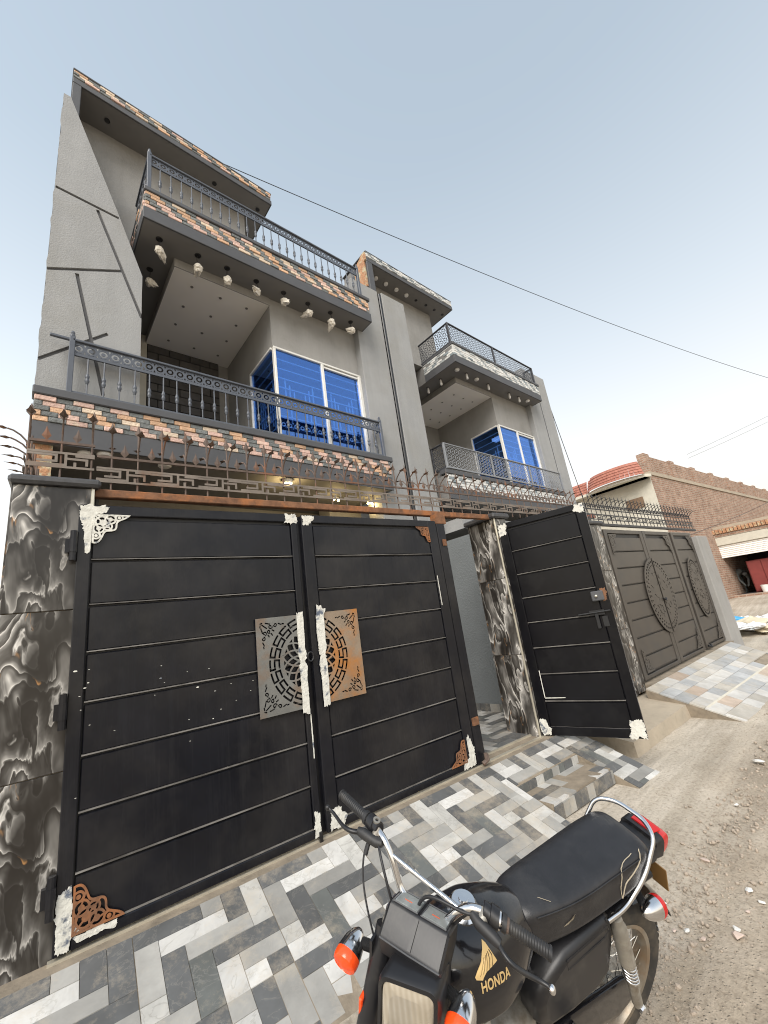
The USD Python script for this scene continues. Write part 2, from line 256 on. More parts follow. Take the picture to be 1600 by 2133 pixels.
m_ntile = [tile_mat('apron_white', (.50, .49, .465), (.5, .48, .44)), tile_mat('apron_blue', (.36, .37, .375), (.45, .44, .42)), tile_mat('apron_peach', (.40, .32, .255), (.5, .42, .36)), tile_mat('apron_beige', (.40, .375, .33), (.34, .32, .28))]
def ground_mat():
    N = {'g': ('geometry', {}), 'n1': ('noise_texture', {'scale': .9, 'detail': 7.0, 'roughness': .62}), 'r1': ('rgb_ramp', {'ramp': [(.30, (.345, .30, .243)), (.5, (.455, .405, .335)), (.70, (.55, .495, .42))]}),
         'n2': ('noise_texture', {'scale': 42.0, 'detail': 6.0, 'roughness': .7}), 'r2': ('rgb_ramp', {'ramp': [(.33, (.62, .60, .58)), (.5, (1.0, 1.0, 1.0)), (.70, (1.16, 1.15, 1.14))]}), 'x1': ('mix_color', {'blend_type': 'multiply', 'fac': .8, 'use_clamp': False}),
         'sp': ('separate_xyz', {}), 'rm': ('map_range', {'from_min': .95, 'from_max': 1.75, 'to_min': 1.0, 'to_max': 0.0, 'clamp': True}), 'nd': ('noise_texture', {'scale': 1.3, 'detail': 5.0}), 'yy': ('math', {'math_type': 'add'}), 'ns': ('math', {'math_type': 'multiply_add', 'value2': 1.6, 'value3': -.8}),
         'x2': ('mix_color', {'blend_type': 'multiply', 'use_clamp': False, 'b': (.78, .74, .70)}), 'vr': ('voronoi_texture', {'feature': 'f1', 'scale': 55.0}), 'vm': ('map_range', {'from_min': .0, 'from_max': .28, 'to_min': 1.0, 'to_max': 0.0, 'clamp': True}), 'vh': ('math', {'math_type': 'multiply'}),
         'mp': ('mapping', {'rotation': (0, 0, 0.35), 'scale': (.35, 5.5, 1.0)}), 'n3': ('noise_texture', {'scale': 1.6, 'detail': 4.0, 'roughness': .55}), 'r3': ('rgb_ramp', {'ramp': [(.40, (.86, .85, .83)), (.55, (1.0, 1.0, 1.0)), (.68, (1.07, 1.07, 1.06))]}), 'x3': ('mix_color', {'blend_type': 'multiply', 'fac': 1.0, 'use_clamp': False}),
         'hh': ('math', {'math_type': 'multiply_add', 'value2': .6}), 'h2': ('math', {'math_type': 'add'}), 'b': ('bump', {'strength': .6, 'distance': .025}), 'p': ('principled_bsdf', {'roughness': .95, 'specular_ior_level': .15})}
    K = [('g.position', 'n1.vector'), ('g.position', 'n2.vector'), ('n1.fac', 'r1.fac'), ('n2.fac', 'r2.fac'), ('r1.color', 'x1.a'), ('r2.color', 'x1.b'), ('g.position', 'sp.vector'), ('g.position', 'nd.vector'), ('nd.fac', 'ns.value1'), ('sp.y', 'yy.value1'), ('ns.value', 'yy.value2'), ('yy.value', 'rm.value'),
         ('x1.result', 'x2.a'), ('rm.result', 'x2.fac'), ('g.position', 'mp.vector'), ('mp.vector', 'n3.vector'), ('n3.fac', 'r3.fac'), ('x2.result', 'x3.a'), ('r3.color', 'x3.b'), ('x3.result', 'p.base_color'),
         ('g.position', 'vr.vector'), ('vr.distance', 'vm.value'), ('vm.result', 'vh.value1'), ('rm.result', 'vh.value2'), ('n2.fac', 'hh.value1'), ('vh.value', 'hh.value3'), ('hh.value', 'h2.value1'), ('n3.fac', 'h2.value2'), ('h2.value', 'b.height'), ('b.normal', 'p.normal')]
    return usdkit.material(stage, '/World/Looks/dirt_road', N, K, surface='p.BSDF')
m_ground = ground_mat()
def glass_mat(name, refl, trans, fac):
    N = {'t': ('transparent_bsdf', {'color': trans}), 'gl': ('glossy_bsdf', {'color': refl, 'roughness': .03}), 'f': ('layer_weight', {'blend': .5}), 'pw': ('math', {'math_type': 'power', 'value2': 3.0}), 'mr': ('map_range', {'from_min': 0.0, 'from_max': 1.0, 'to_min': fac, 'to_max': .85}), 'm': ('mix_closure', {}),
         'g': ('geometry', {}), 'n': ('noise_texture', {'scale': 1.2, 'detail': 2.0}), 'b': ('bump', {'strength': .05, 'distance': .02})}
    K = [('f.facing', 'pw.value1'), ('pw.value', 'mr.value'), ('mr.result', 'm.fac'), ('t.BSDF', 'm.closure1'), ('gl.BSDF', 'm.closure2'), ('g.position', 'n.vector'), ('n.fac', 'b.height'), ('b.normal', 'gl.normal')]
    return usdkit.material(stage, '/World/Looks/' + name, N, K, surface='m.closure')
m_glass = glass_mat('blue_reflective_glass', (.25, .47, 1.0), (.62, .80, 1.0), .30)
def emit_mat(name, c, s):
    return usdkit.material(stage, '/World/Looks/' + name, {'e': ('emission', {'color': c, 'strength': s})}, [], surface='e.emission')
m_glow = emit_mat('warm_lamp_glow', (1.0, .72, .30), 9.0)
m_brickfar = usdkit.material(stage, '/World/Looks/far_brick_wall', {
    'tc': ('texture_coordinate', {}), 'br': ('brick_texture', {'color1': (.29, .175, .125), 'color2': (.38, .255, .195), 'mortar': (.37, .32, .265), 'scale': 1.0, 'mortar_size': .016, 'mortar_smooth': .3, 'brick_width': .26, 'row_height': .09, 'bias': -.1}),
    'g': ('geometry', {}), 'n': ('noise_texture', {'scale': 3.0, 'detail': 8.0, 'roughness': .7}), 'r': ('rgb_ramp', {'ramp': [(.3, (.7, .68, .66)), (.7, (1.25, 1.22, 1.2))]}), 'x': ('mix_color', {'blend_type': 'multiply', 'fac': 1.0, 'use_clamp': False}),
    'sp': ('separate_xyz', {}), 'ad': ('math', {'math_type': 'add'}), 'cb': ('combine_xyz', {}), 'n4': ('noise_texture', {'scale': 22.0, 'detail': 4.0}), 'bp': ('bump', {'strength': 1.0, 'distance': .03}), 'p': ('principled_bsdf', {'roughness': .92, 'specular_ior_level': .2})},
    [('g.position', 'sp.vector'), ('sp.x', 'ad.value1'), ('sp.y', 'ad.value2'), ('ad.value', 'cb.x'), ('sp.z', 'cb.y'), ('cb.vector', 'br.vector'), ('g.position', 'n.vector'), ('n.fac', 'r.fac'), ('br.color', 'x.a'), ('r.color', 'x.b'), ('x.result', 'p.base_color'), ('g.position', 'n4.vector'), ('n4.fac', 'bp.height'), ('bp.normal', 'p.normal')], surface='p.BSDF')
# ---------------------------------------------------------------- ground
def road_z(s, n):
    z = -.34 - .13 * np.clip((2.5 - n) / 1.35, 0, 1) * np.clip((11 - s) / 3, 0, 1)
    t = np.clip((s - 12) / 9, 0, 1); z = z + .34 * t * t * (3 - 2 * t)
    t = np.clip((s - 20) / 7.5, 0, 1); z = z + .58 * t * t * (3 - 2 * t)
    return z
def build_ground():
    a = np.unique(np.concatenate([np.linspace(-400, -20, 12), np.linspace(-20, -3, 12), np.linspace(-3, 9, 161), np.linspace(9, 32, 60), np.linspace(32, 500, 16)]))
    b = np.unique(np.concatenate([np.linspace(-400, -20, 12), np.linspace(-20, -2, 14), np.linspace(-2, 3.7, 110), np.linspace(3.7, 16, 30), np.linspace(16, 500, 14)]))
    A, B = np.meshgrid(a, b, indexing='ij'); P = np.stack([A, B, road_z(A, B)], -1).reshape(-1, 3)
    near = np.exp(-((np.maximum(np.abs(P[:, 0] - 4) - 5, 0)) / 6) ** 2) * (P[:, 1] < 3.6)
    q = P.copy(); q[:, 2] = 0
    P[:, 2] += near * (.045 * (meshkit.fbm(q * .9 + 40, 4, 3) - .5) + .040 * (meshkit.fbm(q * np.array([.7, 5, 1]) + 10, 3, 5) - .5) * (P[:, 1] > -1) * (P[:, 1] < 2.4) + .012 * (meshkit.fbm(q * 7, 3, 8) - .5)) - .012
    na, nb = len(a), len(b); i = np.arange(na * nb).reshape(na, nb)
    f = np.stack([i[:-1, :-1], i[1:, :-1], i[1:, 1:], i[:-1, 1:]], -1).reshape(-1, 4)
    single('ground', MB(gf).add(P, f), m_ground, kind='structure', smooth=True)
build_ground()

# tile pattern of the ramp: (col, row, width, height, shade) in a 6 x 6 cell tile
PAT = [(0, 0, 3, 1, 'd'), (3, 0, 1, 1, 'g'), (4, 0, 1, 2, 'd'), (5, 0, 1, 3, 'l'), (0, 1, 1, 3, 'g'), (1, 1, 3, 1, 'w'), (1, 2, 1, 3, 'd'), (2, 2, 3, 1, 'g'), (2, 3, 1, 3, 'n'), (3, 3, 3, 1, 'd'), (3, 4, 1, 2, 'w'), (4, 4, 2, 1, 'g'), (0, 4, 1, 1, 'l'), (0, 5, 2, 1, 'g'), (4, 5, 1, 1, 'w'), (5, 5, 1, 1, 'd')]
CU, CD = 0.7725 / 6, 0.110
def tiles(t, s0, s1, d0, d1, place, so=.359, do=0.0, cu=CU, cd=CD, gap=.0035, thick=.02, keep=1.0):
    """pattern pieces clipped to the rectangle (s0..s1, d0..d1); place(s, d, h) -> gate frame"""
    for i in range(int((s0 - so) // (6 * cu)), int((s1 - so) // (6 * cu)) + 1):
        for j in range(int((d0 - do) // (6 * cd)), int((d1 - do) // (6 * cd)) + 1):
            for c, r, w, h, k in PAT:
                a0, a1 = so + (i * 6 + c) * cu, so + (i * 6 + c + w) * cu; b0, b1 = do + (j * 6 + r) * cd, do + (j * 6 + r + h) * cd
                a0, a1, b0, b1 = max(a0, s0), min(a1, s1), max(b0, d0), min(b1, d1)
                if a1 - a0 < .02 or b1 - b0 < .02 or (keep < 1 and rng.random() > keep): continue
                g0 = gap if c == 0 else gap * .45
                a0 += g0; a1 -= gap * .45; b0 += gap * .5; b1 -= gap * .5
                e = rng.uniform(-.0022, .0022)
                p = [place(a0, b0, -thick), place(a1, b0, -thick), place(a1, b1, -thick), place(a0, b1, -thick), place(a0, b0, e), place(a1, b0, e + rng.uniform(-.001, .001)), place(a1, b1, e), place(a0, b1, e + rng.uniform(-.001, .001))]
                if rng.random() < .10: k = rng.choice('dgwl')
                t.part('tile', MB(gf).hexa(p), m_tile[k])
N0, SL = 3.58, 0.352
SLH = math.hypot(1, SL)
ramp = lambda s, d, h: (s, N0 - d / SLH, -d / SLH * SL + h)
def slab(s0, s1, n0, n1, z0a, z1a, z0b, z1b):       # prism: at n0 from z0a to z1a, at n1 from z0b to z1b
    return MB(gf).hexa([(s0, n0, z0a), (s1, n0, z0a), (s1, n1, z0b), (s0, n1, z0b), (s0, n0, z1a), (s1, n0, z1a), (s1, n1, z1b), (s0, n1, z1b)])
NE = 2.60; ZE = -SL * (N0 - NE)
t = Thing('driveway_ramp', None, None, gf([1.5, 3.0, -.36]), kind='structure')
t.part('ramp_bed', slab(-1.2, 3.664, NE - .03, N0, -.6, ZE - .012, -.6, -.008), m_cement)
tiles(t, -1.2, 3.664, 0, (N0 - NE) * SLH, ramp)
t = Thing('side_ramp', None, None, gf([5.0, 3.0, -.36]), kind='structure')
t.part('ramp_bed', slab(4.775, 5.285, 2.58, N0, -.6, -SL * (N0 - 2.58) - .012, -.6, -.008), m_cement)
tiles(t, 4.78, 5.28, 0, (N0 - 2.6) * SLH, ramp, so=4.62)
t = Thing('entrance_steps', None, None, gf([4.2, 3.0, -.36]), kind='structure')
t.part('step_bed', slab(3.672, 4.765, 3.245, N0, -.6, -.125, -.6, -.008), m_cement)
tiles(t, 3.668, 4.772, 0, .345, lambda s, d, h: (s, N0 - d / SLH, -d / SLH * SL + h), so=3.45)
t.part('step_bed', slab(3.672, 4.765, 2.865, 3.244, -.6, -.206, -.6, -.206), m_cement)
tiles(t, 3.668, 4.772, 0, .385, lambda s, d, h: (s, 3.243 - d, -.204 + h), so=3.30, do=-.22, keep=.32)
s = 3.672
for rr, (nn, z0, z1) in enumerate(((3.24, -.205, -.128), (2.853, -.345, -.222))):
    s = 3.672
    while s < 4.765:
        w = rng.choice((.10, .13, .16)); e = min(s + w, 4.768)
        t.part('riser_tile', MB(gf).box(s, e - .004, nn - .012, nn + .004, z0, z1), m_tile[rng.choice('ddngdl')]); s = e
t = Thing('threshold', None, None, gf([2, 3.65, -.1]), kind='structure')
t.part('threshold_strip', MB(gf).box(-1.2, 5.30, N0, 3.90, -.6, -.012), m_cement)
t.part('gate_track', MB(gf).box(-.05, 4.84, 3.69, 3.73, -.012, .004), m_trim)
t = Thing('porch_floor', None, None, gf([4, 5, -.1]), kind='structure')
t.part('floor_bed', MB(gf).box(-.4, 6.6, 3.90, 9.0, -.6, -.012), m_cement)
tiles(t, 3.2, 6.35, 0, 2.3, lambda s, d, h: (s, 3.905 + d, h), so=3.45, cd=CU)
t.part('gate_line', MB(gf).box(3.7, 4.86, 3.87, 3.90, -.012, .006), m_trim)

# ---------------------------------------------------------------- stone cladding, railings
def cladding(t, parent, x0, x1, z0, z1, y, rows, mats, diag, alongy=False, L0=.186, fr=None):
    """stacked stone strips, each a piece of its own; colour runs in stepped diagonals"""
    h = (z1 - z0) / rows; q = Thing.part
    for r in range(rows):
        x = x0 - 2 * L0 + ((r * diag * L0) % (2 * L0)); zt = z1 - r * h; k = 0
        while x < x1:
            w = L0 * ((1.12 if k % 2 == 0 else .88) if len(mats) == 4 else 1.0) * rng.uniform(.96, 1.04); k += 1; a, b = max(x, x0), min(x + w, x1)
            if b - a > .02:
                d = rng.uniform(.008, .028)
                if len(mats) == 4: m = mats[3] if k % 2 == 0 else mats[rng.choice((0, 0, 1, 1, 2))] 
                else: m = mats[0] if k % 2 == 0 else mats[rng.choice((1, 1, 2, 0))]
                g = MB(fr)
                if alongy: g.cbox(y - d, y + .02, a + .003, b - .003, zt - h + .0025, zt - .0025, .006)
                else: g.cbox(a + .003, b - .003, y - d, y + .02, zt - h + .0025, zt - .0025, .006)
                t.part('stone', g, m, parent)
            x += w
def band_polygon(length, h, p):
    """pierced strip: frame lines, rings and lozenges"""
    e = h * .09; sh = [sbox(0, 0, length, e), sbox(0, h - e, length, h)]
    n = max(1, round(length / p)); q = length / n
    for i in range(n):
        c = (i + .5) * q; R = h * .40
        sh.append(Point(c, h / 2).buffer(R, 6).difference(Point(c, h / 2).buffer(R - h * .13, 6)))
        sh.append(Point(c, h / 2).buffer(R * .36, 4))
        x = i * q
        for s1, s2 in ((0, h), (h, 0)): sh.append(LineString([(x - q * .22, s1), (x + q * .22, s2)]).buffer(h * .055, cap_style=2))
    return unary_union(sh).intersection(sbox(0, 0, length, h))
XZ = lambda y: (lambda v: np.stack([v[:, 0], y - v[:, 2], v[:, 1]], 1))
YZ = lambda x: (lambda v: np.stack([x - v[:, 2], v[:, 0], v[:, 1]], 1))
def baluster(x, y, z0, z1):
    zm = z0 + (z1 - z0) * .42; r = .0095
    return MB().lathe([(0, z0), (r, z0), (r, zm - .075), (.016, zm - .07), (.017, zm - .055), (.024, zm - .045), (.026, zm - .02), (.019, zm - .008), (.019, zm + .008), (.026, zm + .02), (.024, zm + .045), (.017, zm + .055), (.016, zm + .07), (r, zm + .075), (r, z1), (0, z1)], lambda v: v + [x, y, 0], 8)
def railing(t, x0, x1, y, z0, zb, z1, yback, m, step=.163, returns=(0, 1)):
    """post, rails, pierced band and balusters along x, with short returns to the wall"""
    p = t.part('railing', MB().cbox(x0, x1, y - .03, y + .03, z1 - .035, z1, .008).cbox(x0, x1, y - .018, y + .018, z0 + .012, z0 + .042, .005), m)
    t.part('rail_rod', MB().box(x0, x1, y - .012, y + .012, zb - .03, zb), m, p)
    t.part('pierced_band', MB().poly(band_polygon(x1 - x0, z1 - .035 - zb, .135), .008, lambda v: np.stack([v[:, 0] + x0, y - .004 - v[:, 2] + .008, v[:, 1] + zb], 1)), m, p)
    for x in (x0, x1):
        t.part('post', MB().cbox(x - .03, x + .03, y - .03, y + .03, z0 - .01, z1 + .03, .006).lathe([(0, z1 + .03), (.028, z1 + .03), (.03, z1 + .05), (.02, z1 + .065), (.026, z1 + .085), (.016, z1 + .11), (0, z1 + .115)], lambda v, x=x: v + [x, y, 0], 10), m, p)
    k = int((x1 - x0) / step); st = (x1 - x0) / (k + .0)
    for i in range(1, k): t.part('baluster', baluster(x0 + i * st, y, z0 + .03, zb - .02), m, p, smooth=40)
    for i in returns:
        x = (x0, x1)[i]
        t.part('side_rail', MB().cbox(x - .025, x + .025, y, yback, z1 - .035, z1, .006), m, p); t.part('side_rail', MB().cbox(x - .015, x + .015, y, yback, z0 + .012, z0 + .042, .004), m, p)
        t.part('pierced_band', MB().poly(band_polygon(yback - y, z1 - .035 - zb, .135), .008, lambda v: np.stack([x + .004 - v[:, 2], v[:, 0] + y, v[:, 1] + zb], 1)), m, p)
        for j in range(1, max(2, int((yback - y) / step))): t.part('baluster', baluster(x, y + j * step, z0 + .03, zb - .02), m, p, smooth=40)
def lattice_polygon(w, h, p=.135):
    """pierced sheet of interlaced rings with small stars"""
    e = .022; sh = [sbox(0, 0, w, e), sbox(0, h - e, w, h), sbox(0, 0, e, h), sbox(w - e, 0, w, h)]
    nx, ny = max(1, round(w / p)), max(1, round(h / p)); qx, qy = w / nx, h / ny
    for i in range(nx + 1):
        for j in range(ny + 1):
            c = Point(i * qx, j * qy)
            sh.append(c.buffer(qx * .52, 5).difference(c.buffer(qx * .52 - .0125, 5)))
            sh.append(affinity.rotate(sbox(i * qx - qx * .13, j * qy - qx * .13, i * qx + qx * .13, j * qy + qx * .13), 45 * ((i + j) % 2)))
    return unary_union(sh).intersection(sbox(0, 0, w, h))
def lattice_rail(t, xs, y, z0, z1, xl, yback, m, ms, right=True):
    p = t.part('railing', MB().cbox(xs[0] - .02, xs[-1] + .02, y - .025, y + .025, z1 - .03, z1, .006).cbox(xs[0], xs[-1], y - .02, y + .02, z0, z0 + .03, .005), m)
    for x in xs: t.part('post', MB().cbox(x - .022, x + .022, y - .026, y + .026, z0 - .01, z1 + .003, .005), m, p)
    for a, b in zip(xs[:-1], xs[1:]):
        t.part('lattice_panel', MB().poly(lattice_polygon(b - a - .044, z1 - z0 - .06), .006, lambda v: np.stack([v[:, 0] + a + .022, y + .003 - v[:, 2], v[:, 1] + z0 + .03], 1)), m, p)
    for x in ([xs[0]] + ([xs[-1]] if right else [])):
        yb = yback if x == xs[0] else 5.85
        t.part('side_rail', MB().cbox(x - .022, x + .022, y, yb, z1 - .03, z1, .006), ms, p); t.part('side_rail', MB().cbox(x - .02, x + .02, y, yb, z0, z0 + .03, .005), ms, p); t.part('post', MB().cbox(x - .02, x + .02, yb - .04, yb, z0, z1, .005), ms, p)
        t.part('lattice_panel', MB().poly(lattice_polygon(yb - y - .05, z1 - z0 - .06), .006, lambda v: np.stack([x + .003 - v[:, 2], v[:, 0] + y + .025, v[:, 1] + z0 + .03], 1)), ms, p)
def can_light(t, parent, x, y, z, r=.032, m=None):
    t.part('downlight', MB().lathe([(r, z - .002), (r * 1.35, z - .002), (r * 1.35, z - .01), (r, z - .01), (r * .9, z + .0), (r * .9, z - .003), (0, z - .0035)], lambda v: v + [x, y, 0], 12), m or m_black, parent)
def window(t, x0, x1, xm, z0, z1, y, yside, m_bars, xs=None):
    """corner window: frame towards the street, side light along the return wall, panes and grills"""
    F = .045
    fr = MB().cbox(x0, x1, y - .03, y + .05, z1 - F, z1, .006).cbox(x0, x1, y - .03, y + .05, z0, z0 + F, .006)
    for x in (x0 + F / 2, x1 - F / 2 - .03): fr.cbox(x - F / 2, x + F / 2 + (.03 if x > x0 + F else 0), y - .032, y + .05, z0 + F, z1 - F, .006)
    fr.cbox(xm - .03, xm + .03, y - .033, y + .045, z0 + F, z1 - F, .005)
    fr.cbox(xm + .03, x1 - .08, y - .02, y + .03, z1 - F - .07, z1 - F - .03, .004)
    w = t.part('window', fr, m_frame)
    t.part('pane', MB().box(x0 + F, xm - .03, y + .005, y + .012, z0 + F, z1 - F), m_glass, w)
    t.part('pane', MB().box(xm + .03, x1 - .08, y + .018, y + .025, z0 + F, z1 - F - .07), m_glass, w)
    def grill(pl, a0, a1, off=np.array([0, .016, 0])):
        g = MB(); H = z1 - z0; nb = 10
        for i in range(1, nb): g.add(*pl(a0, a1, z0 + H * i / nb - .0105, z0 + H * i / nb + .0105))
        c = (a0 + a1) / 2; hw = (a1 - a0) * .30
        for k in range(3):
            u = hw * (1 - .3 * k); zc = (z0 + z1) / 2 - .1 + .0 * k
            for a in (c - u, c + u): g.add(*[q + (off if i_ == 0 else 0) for i_, q in enumerate(pl(a - .0115, a + .0115, zc - H * (.26 - .06 * k), zc + H * (.26 - .06 * k)))])
        return g
    def plx(a0, a1, b0, b1): m = MB().box(a0, a1, y + .055, y + .07, b0, b1); return m.arrays()
    def ply(a0, a1, b0, b1): m = MB().box(x0 + .05, x0 + .065, a0, a1, b0, b1); return m.arrays()
    t.part('grill', grill(plx, x0 + F, xm - .03), m_bars, w); t.part('grill', grill(plx, xm + .03, x1 - .08), m_bars, w)
    sf = MB().cbox(x0 - .03, x0 + .05, y + .05, yside, z1 - F, z1, .006).cbox(x0 - .03, x0 + .05, y + .05, yside, z0, z0 + F, .006).cbox(x0 - .03, x0 + .05, yside - F, yside, z0 + F, z1 - F, .006)
    w2 = t.part('side_window', sf, m_frame)
    t.part('pane', MB().box(x0 + .005, x0 + .012, y + .05, yside - F, z0 + F, z1 - F), m_glass, w2)
    t.part('grill', grill(ply, y + .05, yside - F, np.array([.016, 0, 0])), m_bars, w2)
def wall_with_hole(t, name, x0, x1, z0, z1, hx0, hx1, hz0, hz1, y0, y1, m):
    t.part(name, MB().poly(sbox(x0, z0, x1, z1).difference(sbox(hx0, hz0, hx1, hz1)), y1 - y0, XZ(y1)), m)

def house(t, left, st, rail_lower, rail_upper):
    """one half of the twin houses. left: dict of the main x positions"""
    D = left; bx0, bx1 = D['bx0'], D['bx1']
    # lower balcony
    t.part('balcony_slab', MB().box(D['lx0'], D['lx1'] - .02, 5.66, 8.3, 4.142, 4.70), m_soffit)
    t.part('fascia', MB().cbox(D['lx0'], D['lx1'], 5.63, 5.66, 4.137, 4.40, .006), m_char)
    cl = t.part('stone_cladding', MB().box(D['lx0'], D['lx1'] - .01, 5.640, 5.659, 4.40, 4.735), m_stone[3] if len(st) == 4 else m_wstone[1])
    cladding(t, cl, D['lx0'], D['lx1'] - .01, 4.40, 4.735, 5.640, 5, st, .42)
    t.part('coping', MB().cbox(D['lx0'] - .02, D['lx1'] + .06, 5.60, 5.80, 4.735, 4.845, .012), m_char)
    # upper balcony
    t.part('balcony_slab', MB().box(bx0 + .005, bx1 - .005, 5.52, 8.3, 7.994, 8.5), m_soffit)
    fa = MB().cbox(bx0, bx1, 5.488, 5.52, 7.989, 8.21, .006).cbox(bx0, bx0 + .02, 5.52, 6.6, 7.989, 8.21, .006).cbox(bx1 - .02, bx1, 5.52, 5.85, 7.989, 8.21, .006)
    t.part('fascia', fa, m_char)
    cl = t.part('stone_cladding', MB().box(bx0 + .02, bx1 - .04, 5.500, 5.519, 8.21, 8.525).box(bx0 + .02, bx0 + .03, 5.52, 6.6, 8.21, 8.525), m_stone[3] if len(st) == 4 else m_wstone[1])
    cladding(t, cl, bx0 + .02, bx1 - .04, 8.21, 8.525, 5.500, 5, st, .42)
    cladding(t, cl, 5.50, 6.6, 8.21, 8.525, bx0 + .02, 5, st, .42, alongy=True)
    t.part('coping', MB().cbox(bx0, bx1 - .0, 5.46, 5.62, 8.525, 8.605, .01).cbox(bx0, bx0 + .14, 5.62, 6.6, 8.525, 8.605, .01).cbox(bx1 - .14, bx1, 5.62, 5.85, 8.525, 8.605, .01), m_char)
    # recess and rooms behind
    cx0, cx1, wx1 = D['cx0'], D['cx1'], D['wx1']
    t.part('dropped_ceiling', MB().box(cx0, cx1, 6.02, 8.3, 7.83, 7.993), m_ceil)
    t.part('ceiling_edge', MB().box(cx0 - .005, cx1 + .003, 6.005, 6.019, 7.826, 7.992).box(cx0 - .012, cx0 - .001, 6.02, 8.3, 7.826, 7.992), m_plaster)
    wall_with_hole(t, 'wall', cx1, wx1, 4.84, 7.993, cx1 - .01, D['win'][1], 4.9, 6.90, 6.02, 6.12, m_plaster)
    t.part('wall', MB().poly(Polygon([(6.121, 6.90), (7.04, 6.90), (7.04, 4.84), (8.3, 4.84), (8.3, 7.829), (6.121, 7.829)]), .1, lambda v: np.stack([cx1 + v[:, 2], v[:, 0], v[:, 1]], 1)), m_plaster)
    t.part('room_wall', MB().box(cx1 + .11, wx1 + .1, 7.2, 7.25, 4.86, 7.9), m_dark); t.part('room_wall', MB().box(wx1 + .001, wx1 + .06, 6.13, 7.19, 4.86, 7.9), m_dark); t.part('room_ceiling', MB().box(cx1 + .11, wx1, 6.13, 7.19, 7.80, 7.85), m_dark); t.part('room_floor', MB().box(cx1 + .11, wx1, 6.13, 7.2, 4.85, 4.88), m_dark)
    t.part('wall', MB().box(D['wl'], cx1, 8.27, 8.35, 4.85, 7.99), m_plaster)
    window(t, cx1 + .003, D['win'][1], D['win'][0], 4.9, 6.90, 6.01, 7.04, m_grill)
    for ix in range(3):
        for iy in range(4): can_light(t, None, D['sp'][0] + ix * D['sp'][1], D['sp'][2] + iy * D['sp'][3], 7.826, .019, m_spot)
    # roof storey
    rx0, rx1 = D['rx0'], D['rx1']; kt = D.get('tilt', 0.0)
    RF = (lambda v: np.stack([v[:, 0], v[:, 1], v[:, 2] + kt * np.clip((rx1 - v[:, 0]) / (rx1 - rx0), 0, 1.02)], 1)) if kt else None
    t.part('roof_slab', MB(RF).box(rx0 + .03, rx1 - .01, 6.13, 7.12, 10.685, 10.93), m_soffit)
    t.part('roof_fascia', MB(RF).cbox(rx0, rx1, 6.098, 6.13, 10.675, 10.79, .006).cbox(rx1 - .02, rx1, 6.13, 7.12, 10.675, 10.79, .006), m_char)
    t.part('frame_wall', MB().cbox(rx0, D['ri'], 6.10, 6.75, 8.6, 10.675 + kt * .97, .008), m_char)
    cl = t.part('stone_cladding', MB(RF).box(rx0, rx1 - .02, 6.106, 6.129, 10.79, 10.958), m_stone[3] if len(st) == 4 else m_wstone[1])
    cladding(t, cl, rx0, rx1 - .02, 10.80, 10.958, 6.105, 3, st, .42, fr=RF)
    t.part('coping', MB(RF).cbox(rx0 - .01, rx1 + .0, 6.085, 7.14, 10.958, 10.992, .008), m_char)
    t.part('wall', MB().box(D['ri'] + .001, D['sw'], 6.65, 9.2, 8.55, 10.684 + kt * .9), m_plaster)
    t.part('floor', MB().box(D['px0'] - .2, D['px1'], 8.31, 9.5, 8.30, 8.42), m_soffit)
    t.part('back_wall', MB().box(D['lx0'], D['px1'], 8.36, 9.5, .0, 8.29), m_plaster)

# ---- left house
hl = Thing('left_house', 'near grey plastered house with orange stone bands and a bagged lamp row', 'house', (3, 7, 0))
DL = dict(bx0=.925, bx1=5.33, lx0=-.11, lx1=5.37, cx0=1.49, cx1=3.17, wx1=5.21, wl=1.0, win=(4.23, 5.205), sp=(1.84, .497, 6.30, .540), tilt=.20, rx0=-.025, rx1=3.455, ri=.094, sw=3.06, px0=5.2, px1=6.0)
house(hl, DL, m_stone, None, None)
fin = Polygon([(-.115, 4.846), (-.115, 10.05), (-.03, 10.05), (.644, 8.17), (.985, 7.16), (.985, 4.846)])
gl = [((-.105, 8.15), (.655, 8.08)), ((-.116, 6.70), (.716, 7.11)), ((.388, 8.06), (.99, 6.40)), ((.203, 6.79), (.570, 4.99)), ((-.117, 5.31), (.586, 5.96))]
cuts = unary_union([LineString(q).buffer(.022, cap_style=2) for q in gl])
hl.part('fin_wall', MB().poly(fin, .22, XZ(6.04)), m_groove)
rr = random.Random(3)
edge = Polygon([(x + (rr.uniform(-.012, .01) if x < -.1 and 4.9 < z < 10 else 0), z) for x, z in [(-.115, 4.846)] + [(-.115, 4.9 + .12 * i) for i in range(43)] + [(-.115, 10.05), (-.03, 10.05), (.644, 8.17), (.985, 7.16), (.985, 4.846)]])
hl.part('fin_plaster', MB().poly(edge.difference(cuts), .024, XZ(5.822)), m_plaster2)
hl.part('side_wall', MB().box(-.10, .0, 6.05, 9.4, 0, 8.6), m_plaster); hl.part('recess_wall', MB().box(1.38, 1.505, 8.20, 8.268, 4.85, 7.99), m_cream)
hl.part('side_wall', MB().box(-.11, .10, 5.70, 6.05, 0, 4.14), m_brickraw)
hl.part('pilaster', MB().cbox(5.2, 6.0, 5.85, 6.3, 0, 9.45, .01), m_plaster2)
hl.part('drain_pipe', MB().cbox(6.004, 6.078, 5.815, 5.90, 0, 9.38, .012), m_black)
bk = hl.part('brick_panel', MB().box(1.51, 2.95, 8.24, 8.269, 4.85, 7.83), m_grout)
z = 7.83; r = 0
